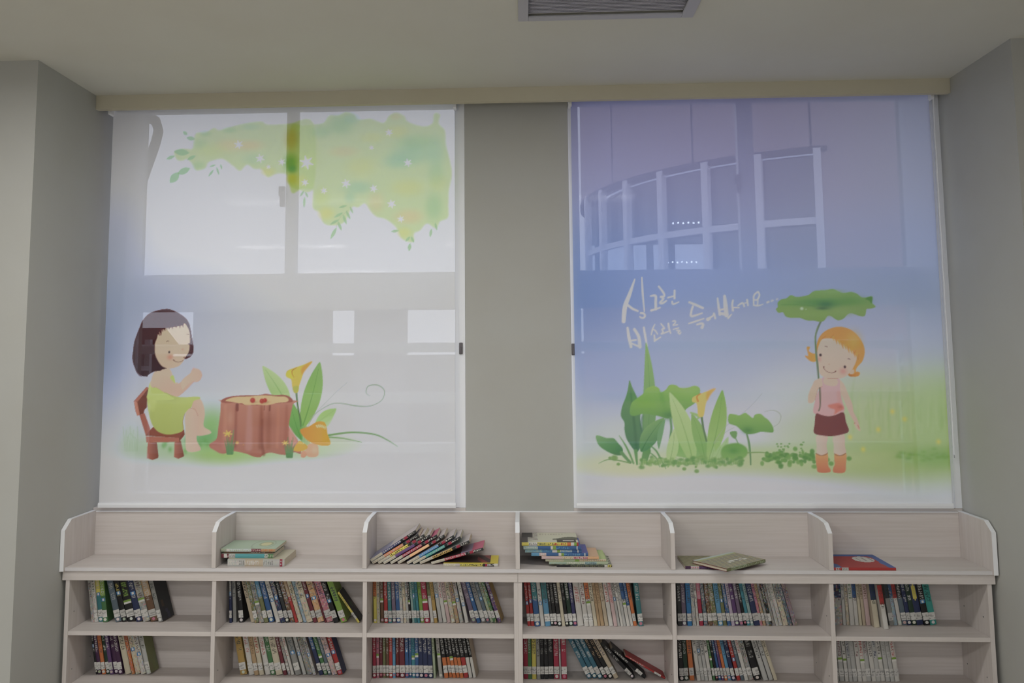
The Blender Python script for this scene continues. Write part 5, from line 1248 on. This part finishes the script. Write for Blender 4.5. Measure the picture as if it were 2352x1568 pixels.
# second bay: pile of three and a thin one
G2_ = 'pile of books on the tray above the second bay'
def cream_cover(u, v): return (0.52, 0.49, 0.38)
flat_book(-1.270, 0.252, 0.020, ZT, 0.031, 0.185, 'cream', rt, '', 'thick cream paperback at the bottom of the pile, tray of second bay', G2_, top=cream_cover,
          cells=bands(.252, [(.20, 'palegrey', 'white'), (.30, 'palegrey', 'grey'), (.55, 'beige', 'white'), (.62, 'beige', None), (.80, 'palegrey', 'grey'), (.915, 'palegrey', None), (.955, 'crimson', 'palegrey'), (1, 'palegrey', None)], .05))
flat_book(-1.3045, 0.232, 0.036, ZT+0.0315, 0.018, 0.17, 'teal', rt, '', 'turquoise spined book with plum end, second from bottom of the pile', G2_, top=lambda u, v: (0.5, 0.5, .42),
          cells=bands(.232, [(.04, 'maroon', None), (.10, 'white', None), (.14, 'maroon', 'white'), (.26, 'palegrey', 'grey'), (.82, (.10, .33, .36), None), (.88, 'palegrey', 'green'), (1, 'green', 'palegreen')]))
flat_book(-1.294, 0.214, 0.046, ZT+0.050, 0.0075, 0.17, 'brown', rt, '', 'slim brown book under the pale green one in the tray pile', G2_, top=lambda u, v: (.45, .42, .33))
def green_cover(u, v):
    e = ((v-.72)/.13)**2+((u-.55)/.26)**2
    if e < .5: return (0.62, 0.60, 0.36)
    if e < 1: return (0.36, 0.42, 0.26)
    if abs(math.hypot((v-.68)/.2, (u-.5)/.5)-1) < .06: return (.36, .44, .34)
    return (0.42, 0.53, 0.41)
flat_book(-1.308, 0.243, 0.038, ZT+0.058, 0.0125, 0.175, 'palegreen', rt, '', 'pale green picture book with an oval picture, top of the tray pile', G2_, top=green_cover,
          cells=bands(.243, [(.10, 'palegreen', 'grey'), (.16, 'white', None), (.55, (.5, .56, .56), 'palegreen'), (.74, 'maroon', 'palepink'), (1, 'tan', 'orange')]))
# third bay: toppled row
G3_ = 'toppled row of comic books in the tray of the third bay'
SER = [('indigo', -0.6430, .0106, 32.5, 'indigo'), ('orange', -0.636, 0, 30.5, 'orange'), ('yellow', -0.6105, 0, 30.2, 'yellow'), ('purple', -0.586, 0, 30, 'purple'), ('crimson', -0.555, 0, 30, 'crimson'), ('peach', -0.523, 0, 29.8, 'salmon'),
       ('skyblue', -0.482, 0, 29.4, 'sky blue'), ('turquoise', -0.456, 0, 28, 'teal green'), ('ochre', -0.427, 0, 23, 'amber'), ('crimson', -0.377, 0, 15.2, 'crimson')]
def comic_cells(c):
    base = tuple(min(1, v*1.4) for v in C(c))
    return bands(.237, [(.25, (.55, .53, .45), 'beige'), (.66, base, base if rt.random() < .3 else ('black' if c in ('yellow', 'ochre') else 'palegrey')), (.70, 'black', None), (.73, 'black', 'grey'), (.765, 'crimson', None), (.80, 'crimson', None), (.95, 'black', 'white'), (1, 'charcoal', None)])
for i, (c, xc, dz, ang, wname) in enumerate(SER):
    t = 0.0118; a = math.radians(ang)      # angle of the spine above the tray floor
    phi = math.pi/2-a
    x = xc-t*math.sin(a); z = ZT+0.0003+dz+t*math.cos(a)
    o = make_book((x, 0.062+0.002*(i % 3), z), (0, phi, 0), t, 0.237, 0.150, c, rt, '', cells=comic_cells(c), side_l=lambda u, v, c=c: ((.30, .30, .42) if v < .45 else (.55, .5, .5)) if c != 'crimson' else ((.50, .12, .2) if v > .8 else (.30, .27, .38) if v > .55 else (.04, .03, .03)))
    nm = ['leftmost of the toppled row, against the divider', 'second from left in the toppled row', 'third in the toppled row beside the orange one', 'in the toppled row between yellow and crimson', 'in the toppled row beside the purple one', 'in the toppled row between crimson and sky blue', 'in the toppled row beside the salmon one', 'in the toppled row beside the amber one', 'in the toppled row resting over the last crimson one', 'nearly flat at the end of the toppled row'][i]
    tag(o, '%s comic book %s' % (wname, nm), 'book', G3_)
flat_book(-0.3235, 0.237, 0.034, ZT, 0.0118, 0.155, 'yellow', rt, '', 'yellow comic book lying flat at the right end of the toppled row', G3_, top=lambda u, v: ((.62, .52, .06) if v > .86 or u < .12 else ((.25, .06, .06) if (v+u*.3) % .25 < .11 and v > .6 else (.05, .03, .03)) if v > .5 else (.05, .03, .03)),
          cells=bands(.237, [(.22, (.6, .58, .48), 'beige'), (.30, 'palegrey', 'palepink'), (.48, 'yellow', 'olive'), (.72, 'yellow', 'black'), (.76, 'black', None), (.80, 'crimson', None), (.93, 'black', 'white'), (1, 'white', None)]))
# fourth bay: stepped pile
G4_ = 'stepped pile of picture books in the tray of the fourth bay'
def panda(u, v):
    if u < .30 and v > .62 and v < .97: return (.62, .60, .55) if (.12 < u < .22 and .74 < v < .92) else (.06, .06, .05)
    if .25 < u < .62 and v > .55 and math.sin(v*9)*.1+.45 > u: return (.13, .14, .10)
    if v < .2 and u > .5: return (.05, .05, .05)
    if v < .10: return (.10, .09, .09)
    if v < .28 and u > .2: return (.30, .26, .22) if (u*7+v*5) % 1 < .4 else (.6, .6, .54)
    if .78 < u < .88 and .3 < v < .75 and int(v*40) % 2: return (.45, .42, .35)
    return (.62, .62, .50)
blue_top = lambda u, v: (.10, .12, .38)
PILE = [(0.168, 0.237, 0.0100, 'charcoal', 'dark thin book with a yellow corner, bottom of the stepped pile', lambda u, v: (.08, .09, .07) if (u*5+v*9) % 1 < .5 else (.5, .52, .42), [(.25, 'black', None), (.86, 'charcoal', 'olive'), (.92, 'white', None), (1, 'yellow', 'black')]),
        (0.135, 0.254, 0.0110, 'palegreen', 'pale green book second from bottom of the stepped pile', lambda u, v: (.38, .45, .26), [(.3, 'palegreen', 'paleteal'), (.6, 'palegreen', 'white'), (.8, 'paleteal', 'slate'), (1, 'palegreen', None)]),
        (0.120, 0.261, 0.0110, 'cream', 'cream and green slim book third from bottom of the stepped pile', lambda u, v: (.42, .52, .24), [(.3, 'cream', 'palegreen'), (.48, 'palegreen', None), (.55, 'lime', None), (1, 'cream', 'tan')]),
        (0.103, 0.247, 0.0112, 'palepink', 'pale pink book with peach cover fourth from bottom of the stepped pile', lambda u, v: (.62, .42, .28), [(.35, 'palepink', None), (.55, 'cream', 'tan'), (.8, 'palepink', 'crimson'), (1, 'peach', None)]),
        (0.059, 0.245, 0.0135, 'blue', 'lowest of the three blue books in the stepped pile', blue_top, [(.14, 'sky', None), (.26, 'palepink', 'white'), (.48, 'blue', None), (.52, 'white', None), (.57, 'lime', None), (.85, 'blue', 'sky'), (.93, 'blue', None), (.95, 'white', None), (1, 'blue', None)]),
        (0.032, 0.245, 0.0140, 'blue', 'middle of the three blue books in the stepped pile', blue_top, [(.30, 'paleteal', 'sky'), (.48, 'sky', 'blue'), (.56, 'white', None), (.62, 'lime', None), (.83, 'sky', 'palegrey'), (.92, 'blue', None), (.94, 'white', None), (1, 'blue', None)]),
        (0.025, 0.248, 0.0145, 'blue', 'topmost blue book of the stepped pile, under the yellow one', blue_top, [(.25, 'paleteal', 'palegrey'), (.47, 'blue', None), (.51, 'white', None), (.57, 'lime', None), (.80, 'blue', 'sky'), (.92, 'blue', None), (.94, 'white', None), (1, 'blue', None)]),
        (0.018, 0.245, 0.0150, 'yellow', 'yellow spined book with a panda-like black and white cover, top of the stepped pile', panda, [(.12, 'yellow', None), (.27, 'white', 'grey'), (.55, 'yellow', 'olive'), (.80, 'yellow', 'red'), (.86, 'orange', None), (.92, 'white', None), (.97, 'lime', None), (1, 'red', None)])]
z = ZT
for i, (x0, ln_, t, c, lab, top, sp) in enumerate(PILE):
    flat_book(x0, ln_, 0.030+0.003*(i % 3), z, t, (0.20 if i == 7 else 0.17), c, rt, '', lab, G4_, top=top, cells=bands(ln_, sp, .04)); z += t+0.0004
# fifth bay: two picture books
def park(u, v):
    s = math.sin(u*23+v*17)*math.cos(u*11-v*29)
    if u > .82: return (.50, .56, .52) if u > .9 else (.40, .44, .22)
    if .3 < u < .45 and .35 < v < .8 and s > 0: return (.7, .7, .66)
    return (.30, .26, .19) if s > .25 else ((.38, .36, .22) if s > -.3 else (.25, .25, .21))
flat_book(0.713, 0.215, 0.004, ZT, 0.0125, 0.185, 'plum', rt, '', 'plum spined picture book underneath the slanted one in the fifth tray', 'picture books in the tray of the fifth bay',
          top=lambda u, v: (.20, .20, .12) if (u*6+v*7) % 1 < .5 else (.32, .29, .17), cells=bands(.215, [(.10, 'plum', None), (.26, 'palegrey', 'pink'), (1, 'plum', 'purple')]))
flat_book(0.8645, 0.262, -0.094, ZT+0.0130, 0.013, 0.180, 'darkred', rt, '', 'square landscape picture book lying slanted over the tray edge, fifth tray', 'picture books in the tray of the fifth bay',
          top=park, hard=True, rz=math.radians(38.5), cells=bands(.262, [(.1, 'olive', None), (.5, 'palegreen', 'olive'), (1, 'olive', 'palegreen')]))
# sixth bay: red and blue book
def redblue(u, v):
    if ((v-.70)/.17)**2+((u-.62)/.22)**2 < 1:
        return (.35, .33, .3) if (int(v*30) % 3 == 0 and .5 < u < .75) else (.62, .60, .56)
    if v > .80+.10*math.sin(u*2.5)+(.25*(.35-u) if u < .35 else 0)-.35*max(0, u-.75) or (u > .86 and v > .25): return (.06, .12, .34)
    if v < .14 and u < .45-v*1.5: return (.07, .13, .33)
    return (.38, .04, .035)
flat_book(1.3295, 0.258, -0.009, ZT, 0.0115, 0.235, 'red', rt, '', 'red and blue book with a white oval title lying in the rightmost tray', None, top=redblue,
          cells=bands(.258, [(.03, 'red', None), (.10, 'palegrey', 'red'), (.13, 'red', None), (.24, 'palegrey', 'grey'), (1, 'red', None)]))
